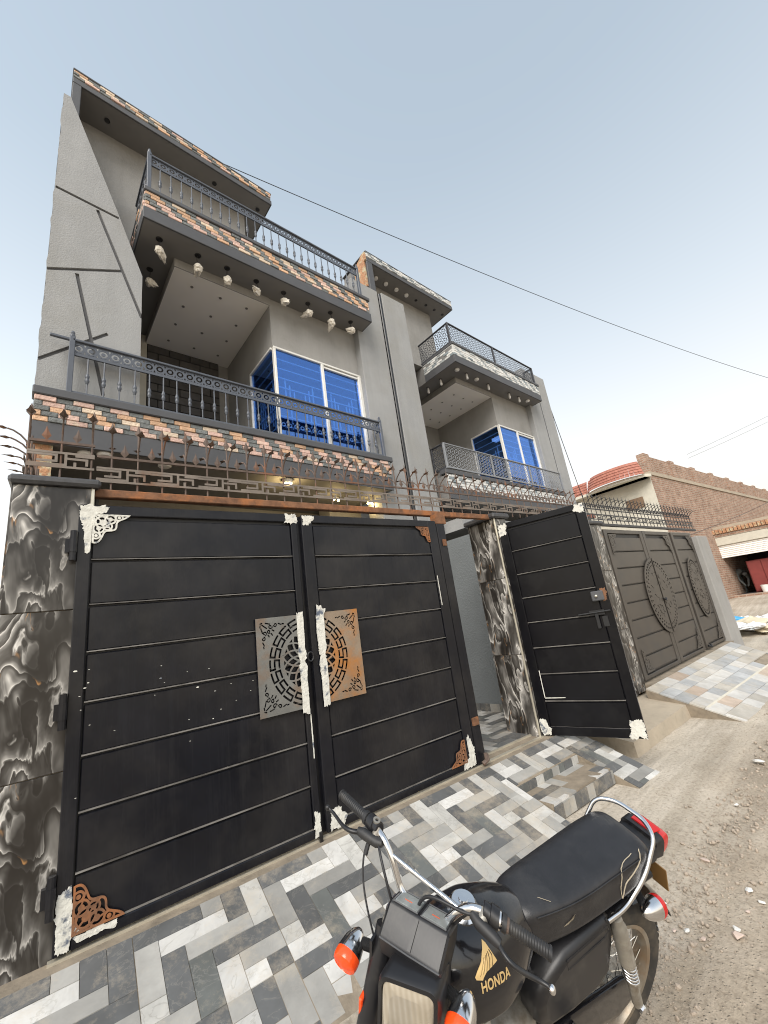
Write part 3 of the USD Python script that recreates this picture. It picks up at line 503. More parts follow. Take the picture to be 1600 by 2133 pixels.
while z > 5.0:
    x = 1.51 - (.21 if r % 2 else 0)
    while x < 2.95:
        a, b = max(x, 1.51), min(x + .83 * .5, 2.95)
        if b - a > .03: hl.part('brick', MB().cbox(a + .008, b - .008, 8.215, 8.245, z - .172, z - .008, .006), m_bricktile, bk)
        x += .83 * .5
    z -= .18; r += 1
railing(hl, .205, 5.27, 5.665, 4.845, 5.43, 5.635, 5.84, m_rail, .1745, (1,))
hl.part('rail_stub', MB().cbox(-.02, .20, 5.645, 5.685, 5.60, 5.635, .006), m_rail)
railing(hl, 1.0, 5.14, 5.54, 8.605, 9.20, 9.385, 6.55, m_rail, .157, (0,))
hl.part('porch_wall', MB().box(0.0, 6.0, 7.45, 7.55, 0, 4.14), m_plaster)
hl.part('porch_column', MB().cbox(4.55, 5.36, 6.75, 7.15, 0, 4.135, .01), m_plaster)
# ---- right house
hr = Thing('right_house', 'farther grey plastered house with white stone bands and lattice balcony panels', 'house', (10, 7, 0))
DR = dict(bx0=8.12, bx1=12.5, lx0=7.05, lx1=12.66, cx0=8.70, cx1=10.36, wx1=12.39, wl=6.8, win=(11.33, 12.36), sp=(9.14, .435, 6.475, .465), rx0=6.055, rx1=9.43, ri=6.24, sw=8.95, px0=12.33, px1=13.85)
house(hr, DR, m_wstone, None, None)
hr.part('fin_wall', MB().cbox(6.08, 6.83, 5.80, 6.12, 0, 9.42, .01), m_plaster2)
hr.part('jamb', MB().box(6.832, 6.88, 5.90, 6.10, 4.8, 9.4), m_cream)
hr.part('pilaster', MB().cbox(12.34, 13.10, 5.85, 6.4, 0, 9.43, .01).cbox(13.16, 13.86, 5.85, 6.4, 0, 9.46, .01), m_plaster2)
hr.part('pilaster_groove', MB().box(13.101, 13.159, 5.86, 6.3, 0, 9.4), m_black)
hr.part('side_wall', MB().box(13.7, 13.85, 6.4, 9.5, 0, 8.6), m_plaster)
hr.part('raw_brick_end', MB().poly(Polygon([(6.10, 10.93), (6.10, 10.70), (6.16, 10.66), (6.16, 9.9), (6.62, 9.9), (6.66, 10.34), (6.56, 10.4), (6.58, 10.6), (6.47, 10.64), (6.46, 10.8), (6.3, 10.86), (6.24, 10.93)]), .05, YZ(6.053)), m_brickraw)
lattice_rail(hr, [7.12, 9.64, 12.62], 5.61, 4.87, 5.50, 7.12, 6.02, m_railg, m_raild, right=False)
hr.part('rail_stile', MB().cbox(8.32, 8.36, 5.592, 5.628, 4.9, 5.47, .004).cbox(8.93, 8.97, 5.592, 5.628, 4.9, 5.47, .004).cbox(10.78, 10.82, 5.592, 5.628, 4.9, 5.47, .004).cbox(11.56, 11.6, 5.592, 5.628, 4.9, 5.47, .004), m_railg)
lattice_rail(hr, [8.15, 10.2, 12.42], 5.545, 8.605, 9.25, 8.15, 6.85, m_raild, m_raild)
hr.part('porch_wall', MB().box(6.1, 13.5, 7.0, 7.1, 0, 4.14), m_plaster)
hr.part('porch_canopy', MB().box(6.9, 10.2, 5.3, 6.9, 3.35, 3.6), m_plaster2)

# ---------------------------------------------------------------- lamps on the houses
def disc(x, y, z, r, m=None): return MB().lathe([(0, z - .012), (r * .9, z - .012), (r, z - .004), (r, z)], lambda v: v + [x, y, 0], 16)
def bag(seed, c, w, h):
    r0 = random.Random(seed); t = trimesh.creation.icosphere(3, 1.0); v = t.vertices.copy()
    v *= (1 + .75 * (meshkit.fbm(v * 1.8 + seed * 7, 3, seed) - .5) + .5 * (meshkit.fbm(v * 5 + seed, 2, seed) - .5))[:, None]
    k = np.clip((v[:, 2] - .35) / .6, 0, 1); v[:, :2] *= (1 - .72 * k)[:, None]
    a = r0.uniform(0, 6.28); d = np.array([math.cos(a), math.sin(a), -.5 * r0.random()]); q = np.clip(v @ d - .72, 0, 1); v += q[:, None] * d * 4.2 * r0.uniform(.4, 1.2)
    return MB().add(v * [w, w, h] + c, t.faces)
lampsL = [(1.205, 5.772), (1.206, 6.45), (1.786, 5.757), (2.272, 5.75), (2.807, 5.753), (3.348, 5.741), (3.877, 5.742), (4.394, 5.718), (4.918, 5.728)]
for i, (x, y) in enumerate(lampsL):
    dz = rng.uniform(.20, .26)
    where = 'set back by the fin' if i == 1 else f'{ordinal(i if i == 0 else i - 1)} from left'
    t = Thing('bagged_lamp', f'bulb in a crumpled cream bag under the near upper balcony, {where}', 'lamp', (x, y, 7.99), group='bagged lamps under the near upper balcony')
    t.part('rose', disc(x, y, 7.993, .052), m_black)
    t.part('wire', MB().tube([(x, y, 7.985), (x + rng.uniform(-.02, .02), y, 7.92), (x + rng.uniform(-.02, .02), y, 7.99 - dz + .06)], .006, 5), m_cable)
    t.part('bag', bag(i + 1, np.array([x, y, 7.99 - dz]), .066 * rng.uniform(.85, 1.15), .088 * rng.uniform(.85, 1.15)), m_bag, smooth=True)
lampsR = [(8.443, 5.719, 0), (8.843, 5.72, 1), (9.333, 5.747, 0), (9.888, 5.759, 1), (10.954, 5.748, 1), (11.452, 5.723, 1), (11.955, 5.708, 0), (8.389, 6.28, 1), (8.364, 6.75, 1)]
for i, (x, y, k) in enumerate(lampsR):
    lab = f'{ordinal(i)} from the left along the front' if i < 7 else ('set back behind the corner' if i == 7 else 'farthest back by the fin')
    t = Thing('soffit_lamp', f'small white lamp under the far upper balcony, {lab}', 'lamp', (x, y, 7.99), group='small lamps under the far upper balcony')
    if k: t.part('bulb', MB().lathe([(0, 7.80), (.03, 7.81), (.036, 7.85), (.028, 7.92), (.02, 7.985), (0, 7.985)], lambda v: v + [x, y, 0], 10), m_lamp, smooth=True); t.part('rose', disc(x, y, 7.993, .04), m_black)
    else: t.part('diffuser', MB().lathe([(0, 7.935), (.06, 7.945), (.07, 7.97), (.06, 7.992)], lambda v: v + [x, y, 0], 14), m_lamp, smooth=True)
for i, (x, y) in enumerate([(6.62, 6.42), (6.98, 6.42), (7.37, 6.42), (7.76, 6.42)]):
    single('roof_lamp', MB().lathe([(0, 10.64), (.055, 10.645), (.062, 10.66), (.062, 10.684)], lambda v: v + [x, y, 0], 14), m_lamp, f'round white flush lamp under the far roof slab, {ordinal(i)} from the left', 'lamp', 'round lamps under the far roof slab', smooth=30)
for i, (x, y) in enumerate([(8.15, 6.42), (8.55, 6.40), (8.92, 6.40), (9.30, 6.41), (9.32, 6.98)]):
    single('lamp_hole', MB().lathe([(.0, 10.682), (.035, 10.682), (.045, 10.678), (.045, 10.684)], lambda v: v + [x, y, 0], 12), m_black, f'dark open lamp hole under the far roof slab, {ordinal(i)} from its middle', 'lamp fitting', 'open lamp holes under the far roof slab')
for i, (x, y) in enumerate([(.487, 6.40), (2.33, 6.37), (3.25, 6.37)]):
    single('lamp_hole', MB().lathe([(.0, 10.682), (.035, 10.682), (.045, 10.676), (.045, 10.684)], lambda v: v + [x, y, .2 * (3.455 - x) / 3.48], 12), m_black, f'dark open lamp hole under the near roof slab, {ordinal(i)} from the left', 'lamp fitting', 'open lamp holes under the near roof slab')
for i, (x, y) in enumerate([(.417, 5.80), (.611, 5.75), (1.313, 5.84)]):
    single('ceiling_lamp', MB().lathe([(0, 4.10), (.07, 4.105), (.085, 4.12), (.085, 4.141)], lambda v: v + [x, y, 0], 16), m_lamp, f'unlit round lamp under the near lower balcony, {ordinal(i)} from the left', 'lamp', 'unlit round lamps under the near lower balcony', smooth=30)
t = Thing('lit_ceiling_lamp', 'glowing yellow round lamp under the near lower balcony', 'lamp', (3.146, 5.8, 4.1))
t.part('housing', MB().lathe([(.07, 4.06), (.085, 4.075), (.085, 4.141), (.0, 4.141)], lambda v: v + [3.146, 5.80, 0], 16), m_lamp, smooth=30)
t.part('diffuser', MB().lathe([(0, 4.03), (.045, 4.04), (.068, 4.062)], lambda v: v + [3.146, 5.80, 0], 16), m_glow, smooth=True)
for i, (x, y) in enumerate([(4.287, 6.1), (5.10, 6.1)]):
    t = Thing('spot_lamp', f'small lit twin spot lamp under the near lower balcony, {("left", "right")[i]} one', 'lamp', (x, y, 4.1))
    t.part('arm', MB().box(x - .01, x + .01, y - .01, y + .01, 4.03, 4.141).box(x - .06, x + .06, y - .012, y + .012, 4.02, 4.04), m_lamp)
    for k in (-1, 1): t.part('bulb', MB().lathe([(0, 3.965), (.018, 3.97), (.026, 3.99), (.014, 4.02)], lambda v: v + [x + k * .05, y, 0], 10), m_glow, smooth=True)
for nm, (x, y, z), e, r in (('porch_light', (3.146, 5.80, 3.98), 5.0, .05), ('spot_light', (4.287, 6.1, 3.93), 1.6, .03), ('spot_light', (5.10, 6.1, 3.93), 1.6, .03)):
    l = UsdLux.SphereLight.Define(stage, fresh('/World/' + nm)); l.CreateRadiusAttr(r); l.CreateIntensityAttr(e / (4 * PI * PI * r * r) * 1.0); l.CreateColorAttr(Gf.Vec3f(1, .72, .32)); l.AddTranslateOp().Set(Gf.Vec3d(x * S, y * S, z * S))
# ---------------------------------------------------------------- gate pillars and front wall
def marble_pillar(nm, lab, s0, s1, n0, n1, z0, ztop, joints, trims, mi, cap, left_face=True):
    t = Thing(nm, lab, 'pillar', gf([(s0 + s1) / 2, (n0 + n1) / 2, z0]))
    t.part('core', MB(gf).box(s0 + .02, s1 - .02, n0 + .02, n1, z0, ztop), m_cement)
    zs = [z0] + joints + [ztop]
    for i, (a, b) in enumerate(zip(zs[:-1], zs[1:])):
        t.part('tile', MB(gf).cbox(s0 + .012, s1 - .012, n0, n0 + .019, a + .003, b - .003, .003), marble_at(mi, a * S))
        t.part('tile', MB(gf).cbox(s0, s0 + .019, n0 + .012, n1, a + .003, b - .003, .003), marble_at(mi + .37, a * S))
        t.part('tile', MB(gf).cbox(s1 - .019, s1, n0 + .012, n1, a + .003, b - .003, .003), marble_at(mi + .71, a * S))
    for x in trims: t.part('corner_trim', MB(gf).cbox(x - .012, x + .012, n0 - .006, n0 + .016, z0, ztop, .004), m_trim)
    g = MB(gf); c = .05; x0, x1, y0, y1 = s0 - .02 if s0 < 0 else s0 - .06, s1 + .045, n0 - .05, n1 + .04
    g.cbox(x0, x1, y0, y1, cap[0], cap[1], .02); t.part('cap', g, m_cap); return t
marble_pillar('gate_pillar', 'left gate pillar clad in dark flame marble with pale swirls', -.43, .055, 3.737, 4.2, -.02, 2.94, [.985, 2.016], [.05], 0, (2.94, 3.005))
marble_pillar('gate_pillar', 'middle gate pillar of dark marble with steel edge trim beside the open door', 4.83, 5.10, 3.737, 4.255, -.02, 2.89, [.99, 2.02], [4.835], 2, (2.89, 2.965))
single('front_wall', MB(gf).box(5.10, 7.50, 3.80, 4.0, -.4, 2.86), m_plaster, 'grey front wall hidden behind the open black door', 'wall')
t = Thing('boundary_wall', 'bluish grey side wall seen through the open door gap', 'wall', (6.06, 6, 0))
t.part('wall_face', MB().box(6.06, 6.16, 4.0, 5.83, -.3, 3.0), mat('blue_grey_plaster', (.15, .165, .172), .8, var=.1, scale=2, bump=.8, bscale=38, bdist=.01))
y = 3.95
while y < 5.83:
    w = rng.choice((.12, .2, .28)); e = min(y + w, 5.83)
    t.part('skirting_tile', MB().box(6.048, 6.059, y, e - .006, 0, .118), m_tile[rng.choice('ddgn')]); y = e

# ---------------------------------------------------------------- double gate
def key_line(u0, u1, f, w, n=6):
    pass
def polar(pg, cx, cz, segs=None):
    def m(c):
        c = np.asarray(c); return np.stack([cx + c[:, 1] * np.sin(c[:, 0]), cz + c[:, 1] * np.cos(c[:, 0])], 1)
    out = []
    for g in getattr(pg, 'geoms', [pg]):
        g = g.segmentize(.06); out.append(Polygon(m(g.exterior.coords), [m(i.coords) for i in g.interiors]).buffer(0))
    return unary_union(out)
def key_cell(x0, w, r0, r1):
    h = r1 - r0; X = lambda a: x0 + a * w; Y = lambda b: r0 + b * h
    return [LineString([(X(.06), Y(1)), (X(.06), Y(.12)), (X(.60), Y(.12)), (X(.60), Y(.52)), (X(.33), Y(.52))]), LineString([(X(.94), Y(0)), (X(.94), Y(.9)), (X(.30), Y(.9))]), LineString([(X(.80), Y(.34)), (X(.80), Y(.70)), (X(.5), Y(.72))])]
def key_ring(cx, cz, r0, r1, n, w):
    sh = []
    for i in range(n):
        a = 2 * PI / n; X = lambda q: (i + q) * a; Y = lambda q: r0 + q * (r1 - r0)
        for l in [LineString([(X(.90), Y(1)), (X(.12), Y(1)), (X(.12), Y(.5)), (X(.88), Y(.5)), (X(.88), Y(0)), (X(.10), Y(0))])]:
            l = l.segmentize(.03); c = np.array(l.coords); P = np.stack([cx + c[:, 1] * np.sin(c[:, 0]), cz + c[:, 1] * np.cos(c[:, 0])], 1)
            sh.append(LineString(P).buffer(w / 2, cap_style=2, join_style=2))
    return unary_union(sh)
def rosette(cx, cz, R, w, n=16):
    """interlaced circles inside a disc, as the solid lattice"""
    sh = [Point(cx, cz).buffer(R, 24).difference(Point(cx, cz).buffer(R - w, 24)), Point(cx, cz).buffer(R * .24, 12).difference(Point(cx, cz).buffer(R * .24 - w, 12))]
    for i in range(n):
        a = 2 * PI * i / n; q = Point(cx + R * .62 * math.sin(a), cz + R * .62 * math.cos(a)); r = R * .38 * 1.62
        sh.append(q.buffer(r, 16).difference(q.buffer(r - w, 16)))
    return unary_union(sh).intersection(Point(cx, cz).buffer(R, 24)).difference(Point(cx, cz).buffer(R * .24 - w, 12))
def scroll(cx, cz, sx, sz, k=1.0):
    """corner flourish: spirals and short strokes to be cut out"""
    sh = []
    def sp(x, z, r, a0, turns, sgn=1):
        q = [(x + r * (1 - .75 * i / 14) * math.cos(a0 + sgn * turns * 2 * PI * i / 14), z + r * (1 - .75 * i / 14) * math.sin(a0 + sgn * turns * 2 * PI * i / 14)) for i in range(15)]
        sh.append(LineString(q).buffer(.0052 * k, cap_style=2))
    for x, z, r, a, s in ((.055, .0, .020, 0, 1), (.0, .055, .020, 1.57, -1), (.10, -.012, .018, 3, -1), (-.012, .10, .018, -1.5, 1), (.04, .04, .017, .8, 1)): sp(x * k, z * k, r * k, a, 1.1, s)
    for x0, z0, x1, z1 in ((-.02, -.02, .02, .012), (-.03, .01, -.018, .05), (.012, -.032, .05, -.022), (.13, -.02, .155, -.008), (.165, -.014, .178, -.012), (-.02, .13, -.008, .155), (-.014, .165, -.012, .178), (.07, .03, .085, .04), (.03, .07, .04, .085), (-.035, -.03, -.02, -.035), (-.035, -.015, -.038, .0), (.06, .06, .07, .075)):
        sh.append(LineString([(x0 * k, z0 * k), (x1 * k, z1 * k)]).buffer(.0058 * k))
    g = affinity.scale(unary_union(sh), sx, sz, origin=(0, 0)); return affinity.translate(g, cx, cz)
SZ = lambda n, fr=None: (lambda v: np.stack([v[:, 0], n - v[:, 2], v[:, 1]], 1))
def corner_fan(R=.20, w=.011):
    """lace quarter fan, corner at the origin"""
    q = Polygon([(0, 0)] + [(R * (1 + .09 * math.cos(9 * a)) * (1 - .22 * math.sin(2 * a)) * math.cos(a), R * (1 + .09 * math.cos(9 * a)) * (1 - .22 * math.sin(2 * a)) * math.sin(a)) for a in np.linspace(0, PI / 2, 40)]).buffer(0)
    sh = [q.difference(q.buffer(-w))]
    for x, z, r in ((.055, .055, .045), (.10, .035, .036), (.035, .10, .036), (.15, .022, .026), (.022, .15, .026), (.085, .085, .03)):
        k = R / .20; c = Point(x * k, z * k); sh.append(c.buffer(r * k, 8).difference(c.buffer(r * k - w, 8))); sh.append(c.buffer(r * k * .38, 6))
    for a in (.3, .785, 1.27): sh.append(LineString([(0, 0), (R * .9 * math.cos(a), R * .9 * math.sin(a))]).buffer(w * .4, cap_style=2))
    return unary_union(sh).intersection(q)
def blob(seed, pts, amp=.012):
    """ragged brush patch from an outline"""
    p = Polygon(pts).segmentize(.007); c = np.array(p.exterior.coords)[:-1]; r0 = np.random.default_rng(seed)
    n = meshkit.fbm(np.stack([c[:, 0] * 25, c[:, 1] * 25, np.full(len(c), seed * 3.0)], 1), 4, seed) - .5
    ctr = c.mean(0); d = c - ctr; d /= np.linalg.norm(d, axis=1)[:, None]
    return Polygon(c + d * (n * amp * 6 + r0.normal(0, min(amp * .45, .0045), len(c)))[:, None]).buffer(0)
def gate_leaf(t, fr, s0, s1, zb, zt, n, stile_l, stile_r, zs, m, thick=.045, top=.08, bottom=.062, edge=m_edge, faces=1, lip=.007):
    """framed leaf with horizontal planks; fr: frame transform; front face at n"""
    b = lambda: MB(fr)
    t.part('stile', b().cbox(s0, s0 + stile_l, n, n + thick, zb, zt, .006), m); t.part('stile', b().cbox(s1 - stile_r, s1, n, n + thick, zb, zt, .006), m)
    t.part('top_rail', b().cbox(s0 + stile_l, s1 - stile_r, n, n + thick, zt - top, zt, .006), m); t.part('bottom_rail', b().cbox(s0 + stile_l, s1 - stile_r, n, n + thick, zb, zb + bottom, .006), m)
    t.part('backing', b().box(s0 + .01, s1 - .01, n + .034, n + .042, zb + .01, zt - .01), m_gate3d)
    a0, a1 = s0 + stile_l + .006, s1 - stile_r - .006
    for z1, z0 in zip(zs[:-1], zs[1:]):
        p = t.part('plank', b().cbox(a0, a1, n + .012, n + .033, z0 + .0, z1 - .020, .008), m)
        t.part('plank_lip', b().hexa([(a0, n + .005, z0 - lip), (a1, n + .005, z0 - lip), (a1, n + .030, z0 - lip * .4), (a0, n + .030, z0 - lip * .4), (a0, n + .005, z0 - lip * .1), (a1, n + .005, z0 - lip * .1), (a1, n + .030, z0 + lip * .4), (a0, n + .030, z0 + lip * .4)]), edge, p)
ZS = [2.70, 2.372, 2.043, 1.716, 1.388, 1.060, .733, .405, .092]
NF = 3.685
def patch(t, fr, pg, n, m=None, th=.004): t.part('paint_patch', MB(fr).poly(pg, th, SZ(n)), m or m_primer)
def plate(t, s0, s1, cx, m, seed):
    pl = sbox(s0, 1.01, s1, 1.812); cz = 1.41
    hole = unary_union([key_ring(cx, cz, .300, .382, 22, .017), Point(cx, cz).buffer(.270, 24).difference(rosette(cx, cz, .270, .0145))])
    left = s1 < cx
    for c in ([(s0 + .075, 1.735, 1, -1), (s0 + .075, 1.085, 1, 1)] if left else [(s1 - .075, 1.735, -1, -1), (s1 - .075, 1.085, -1, 1)]): hole = hole.union(scroll(*c))
    pp = t.part('lock_plate', MB(gf).poly(pl.difference(hole), .006, SZ(NF - .008)), m)
    return pp
L1 = Thing('gate_leaf', 'left leaf of the black plank gate with grey steel cut-out plate', 'gate leaf', gf([.84, 3.71, 0]))
gate_leaf(L1, gf, -.03, 1.715, .02, 2.79, NF, .085, .062, ZS, m_gate)
plate(L1, 1.248, 1.685, 1.738, m_plate, 1)
L1.part('meeting_strip', MB(gf).cbox(1.702, 1.775, NF + .047, NF + .06, .02, 2.78, .004), m_gate)
L2 = Thing('gate_leaf', 'right leaf of the black plank gate with rust streaked cut-out plate', 'gate leaf', gf([2.7, 3.71, 0]))
gate_leaf(L2, gf, 1.768, 3.605, .02, 2.79, NF, .115, .140, ZS, m_gate)
plate(L2, 1.838, 2.287, 1.738, m_plate2, 2)
rot = lambda g, sx, sz, x, z: affinity.translate(affinity.scale(g, sx, sz, origin=(0, 0)), x, z)
L1.part('corner_lace', MB(gf).poly(rot(corner_fan(.225, .012), 1, -1, .057, 2.715), .006, SZ(NF - .003)), m_primer)
L1.part('corner_lace', MB(gf).poly(rot(corner_fan(.25, .012), 1, 1, .057, .092), .006, SZ(NF - .003)), m_rust, label='rusty lace corner ornament')
L2.part('corner_lace', MB(gf).poly(rot(corner_fan(.19, .011), -1, -1, 3.462, 2.705), .006, SZ(NF - .003)), m_rust, label='rusty lace corner ornament')
L2.part('corner_lace', MB(gf).poly(rot(corner_fan(.22, .012), -1, 1, 3.462, .085), .006, SZ(NF - .003)), m_rust, label='rusty lace corner ornament')
patch(L1, gf, blob(1, [(-.028, 2.785), (.16, 2.785), (.14, 2.73), (.06, 2.70), (.05, 2.44), (.02, 2.42), (.0, 2.62), (-.028, 2.66)], .008), NF - .001)
patch(L1, gf, blob(2, [(-.02, .03), (-.02, .30), (.045, .36), (.055, .20), (.10, .10), (.055, .09), (.045, .03)], .008), NF - .001)
patch(L1, gf, blob(12, [(.08, .085), (.30, .085), (.28, .04), (.22, .06), (.09, .05)], .008), NF - .002)
patch(L1, gf, blob(3, [(1.59, 2.70), (1.71, 2.70), (1.71, 2.79), (1.60, 2.79)], .009), NF - .001)
patch(L2, gf, blob(4, [(1.775, 2.68), (1.84, 2.67), (1.90, 2.74), (1.86, 2.785), (1.775, 2.78)], .012), NF - .001)
patch(L1, gf, blob(5, [(1.655, .03), (1.712, .03), (1.712, .20), (1.66, .21)], .008), NF - .001)
patch(L2, gf, blob(6, [(1.80, .03), (1.93, .03), (1.95, .10), (1.87, .20), (1.80, .18)], .010), NF - .001)
patch(L2, gf, blob(7, [(3.40, .03), (3.59, .03), (3.59, .20), (3.53, .33), (3.50, .30), (3.50, .12), (3.40, .09)], .010), NF - .004)
patch(L1, gf, blob(8, [(1.625, .98), (1.685, .96), (1.69, 1.835), (1.63, 1.84)], .012), NF - .014, th=.012)
patch(L2, gf, blob(9, [(1.832, .99), (1.89, .99), (1.905, 1.80), (1.93, 1.85), (1.84, 1.87), (1.822, 1.7)], .013), NF - .014, th=.012)
patch(L1, gf, blob(10, [(1.694, .60), (1.703, .60), (1.703, .95), (1.694, .95)], .002), NF - .001)
patch(L2, gf, blob(11, [(3.475, 1.75), (3.484, 1.75), (3.484, 2.1), (3.475, 2.1)], .002), NF - .001)
fl = MB(gf); r2 = random.Random(8)
for i in range(30):
    x, z, r = r2.gauss(.75, .40), r2.gauss(1.35, .28), .0025 + .006 * r2.random() ** 3
    if i % 4 == 0: x, z = r2.gauss(.05, .04), r2.gauss(1.4, .15)
    if .0 < x < 1.22: fl.poly(Polygon([(x + r * (1 + .6 * r2.random()) * math.cos(a) * 1.5, z + r * (.6 + .5 * r2.random()) * math.sin(a)) for a in np.linspace(0, 2 * PI, 8)[:-1]]), .0012, SZ((NF + .0115) if x > .07 else NF - .0004))
L1.part('paint_flecks', fl, m_primer, kind='stuff')
L1.part('latch_ring', MB(gf).tube([(1.735 + .028 * math.cos(a), NF - .02, 1.43 + .04 * math.sin(a)) for a in np.linspace(0, 2 * PI, 17)], .007, 6, False), m_black)
for z in (2.47, 1.35, .33):
    L1.part('hinge', MB(gf).tube([(-.052, NF - .01, z - .11), (-.052, NF - .01, z + .11)], .022, 10).tube([(-.052, NF - .01, z - .05), (-.052, NF - .01, z + .05)], .026, 10).box(-.10, -.05, NF + .0, NF + .04, z - .05, z + .05), m_gate)
L1.part('drop_bolt', MB(gf).box(1.685, 1.71, NF - .02, NF, -.03, .06), m_black)
L2.part('drop_bolt', MB(gf).tube([(3.66, NF - .03, .02), (3.72, NF - .05, .05), (3.73, NF - .03, .10)], .025, 8).tube([(3.70, NF - .05, .04), (3.70, NF - .05, .12)], .018, 8), m_rustp)
t = Thing('gate_post', 'black steel post between the double gate and the open door', 'post', gf([3.68, 3.72, 0]))
t.part('shaft', MB(gf).cbox(3.625, 3.76, NF + .01, NF + .10, 0, 2.76, .006), m_gate)
t.part('latch_bracket', MB(gf).box(3.68, 3.73, NF - .01, NF + .01, 2.47, 2.55).box(3.64, 3.73, NF - .012, NF + .01, .40, .48), m_rust)
t.part('rust_head', MB(gf).box(3.63, 3.80, NF + .012, NF + .11, 2.762, 2.885), m_rust)

# ---------------------------------------------------------------- open door
HX = np.array([4.88, 3.74]); DD = np.array([5.21, 2.60]) - HX; DD /= np.linalg.norm(DD)
def df(P):                       # door frame: along the door, behind its visible face, up -> world
    P = np.asarray(P, float); return gf(np.stack([HX[0] + P[:, 0] * DD[0] - P[:, 1] * DD[1], HX[1] + P[:, 0] * DD[1] + P[:, 1] * DD[0], P[:, 2]], 1))
t = Thing('open_door', 'black plank steel door swung open towards the street', 'door', df(np.array([[.6, 0, 0]]))[0])
gate_leaf(t, df, .0, 1.19, .0, 2.79, 0.0, .125, .115, [2.70] + ZS[1:-1] + [.10], m_gate2, bottom=.10, lip=.008)
patch(t, df, blob(21, [(.01, .01), (.12, .01), (.14, .08), (.10, .14), (.05, .20), (.01, .19)], .01), -.001)
patch(t, df, blob(22, [(1.0, .01), (1.18, .01), (1.18, .20), (1.06, .19), (1.04, .08)], .01), -.001)
patch(t, df, blob(23, [(.005, 2.60), (.10, 2.62), (.14, 2.74), (.12, 2.785), (.005, 2.785)], .01), -.001)
patch(t, df, blob(24, [(1.05, 2.70), (1.18, 2.66), (1.185, 2.785), (1.07, 2.785)], .01), -.001)
patch(t, df, blob(25, [(.138, .44), (.148, .44), (.148, .77), (.138, .77)], .002), -.001)
patch(t, df, blob(26, [(.14, .435), (.4, .438), (.4, .446), (.14, .446)], .001), -.001)
lk = t.part('lock_box', MB(df).cbox(1.0, 1.14, -.035, 0, 1.545, 1.665, .01), m_char)
t.part('knob', MB(df).lathe([(0, -.062), (.014, -.058), (.018, -.045), (.012, -.034)], lambda v: np.stack([v[:, 0] + 1.06, v[:, 2], v[:, 1] + 1.605], 1), 10), m_trim, lk)
patch(t, df, blob(27, [(1.12, 1.54), (1.17, 1.54), (1.175, 1.69), (1.10, 1.70), (1.10, 1.68), (1.12, 1.67)], .01), -.001, m_rust)
t.part('bolt', MB(df).tube([(.80, -.02, 1.405), (1.17, -.02, 1.42)], .011, 8).box(.93, 1.10, -.012, 0, 1.38, 1.44).cbox(.985, 1.025, -.03, -.012, 1.22, 1.40, .006).box(1.06, 1.12, -.014, 0, 1.24, 1.36), m_gate3d)
for z in (2.45, 1.4, .35): t.part('hinge', MB(df).tube([(-.025, .01, z - .1), (-.025, .01, z + .1)], .02, 8), m_gate)

# ---------------------------------------------------------------- spiked fences
def leaf(t, fr, c, d, L0, w, m, parent, up=None):
    """arrow leaf: flat four-sided spear head with a ridge, pointing along d"""
    d = np.asarray(d, float); d /= np.linalg.norm(d); up = np.array([0, 1.0, 0]) if up is None else up
    a = np.cross(d, up); a /= np.linalg.norm(a); b = np.cross(a, d); c = np.asarray(c, float)
    v = [c, c + d * L0 * .33 + a * w, c + d * L0 * .33 - a * w, c + d * L0, c + d * L0 * .33 + b * w * .22, c + d * L0 * .33 - b * w * .22, c + d * L0 * .62 + a * w * .42, c + d * L0 * .62 - a * w * .42]
    f = [[0, 1, 4], [0, 4, 2], [0, 5, 1], [0, 2, 5], [1, 6, 4], [6, 3, 4], [2, 4, 7], [7, 4, 3], [1, 5, 6], [6, 5, 3], [2, 7, 5], [7, 3, 5]]
    t.part('spear_head', MB(fr).add(v, f), m, parent)
def key_band(length, h, p):
    """meander strip of flat bars"""
    w = h * .135; sh = [sbox(0, 0, length, w), sbox(0, h - w, length, h)]; n = max(1, round(length / p)); q = length / n
    for i in range(n):
        X = lambda a: (i + a) * q; Y = lambda b: b * h
        sh += [LineString([(X(.0), Y(.78)), (X(.42), Y(.78)), (X(.42), Y(.40)), (X(.14), Y(.40))]).buffer(w * .5, cap_style=2, join_style=2), LineString([(X(.0), Y(.20)), (X(.56), Y(.20)), (X(.56), Y(.98))]).buffer(w * .5, cap_style=2, join_style=2),
               LineString([(X(.56), Y(.60)), (X(.88), Y(.60)), (X(.88), Y(.22))]).buffer(w * .5, cap_style=2, join_style=2), LineString([(X(.70), Y(.02)), (X(.70), Y(.40))]).buffer(w * .5, cap_style=2), LineString([(X(.70), Y(.80)), (X(1.0), Y(.80))]).buffer(w * .5, cap_style=2)]
    return unary_union(sh)
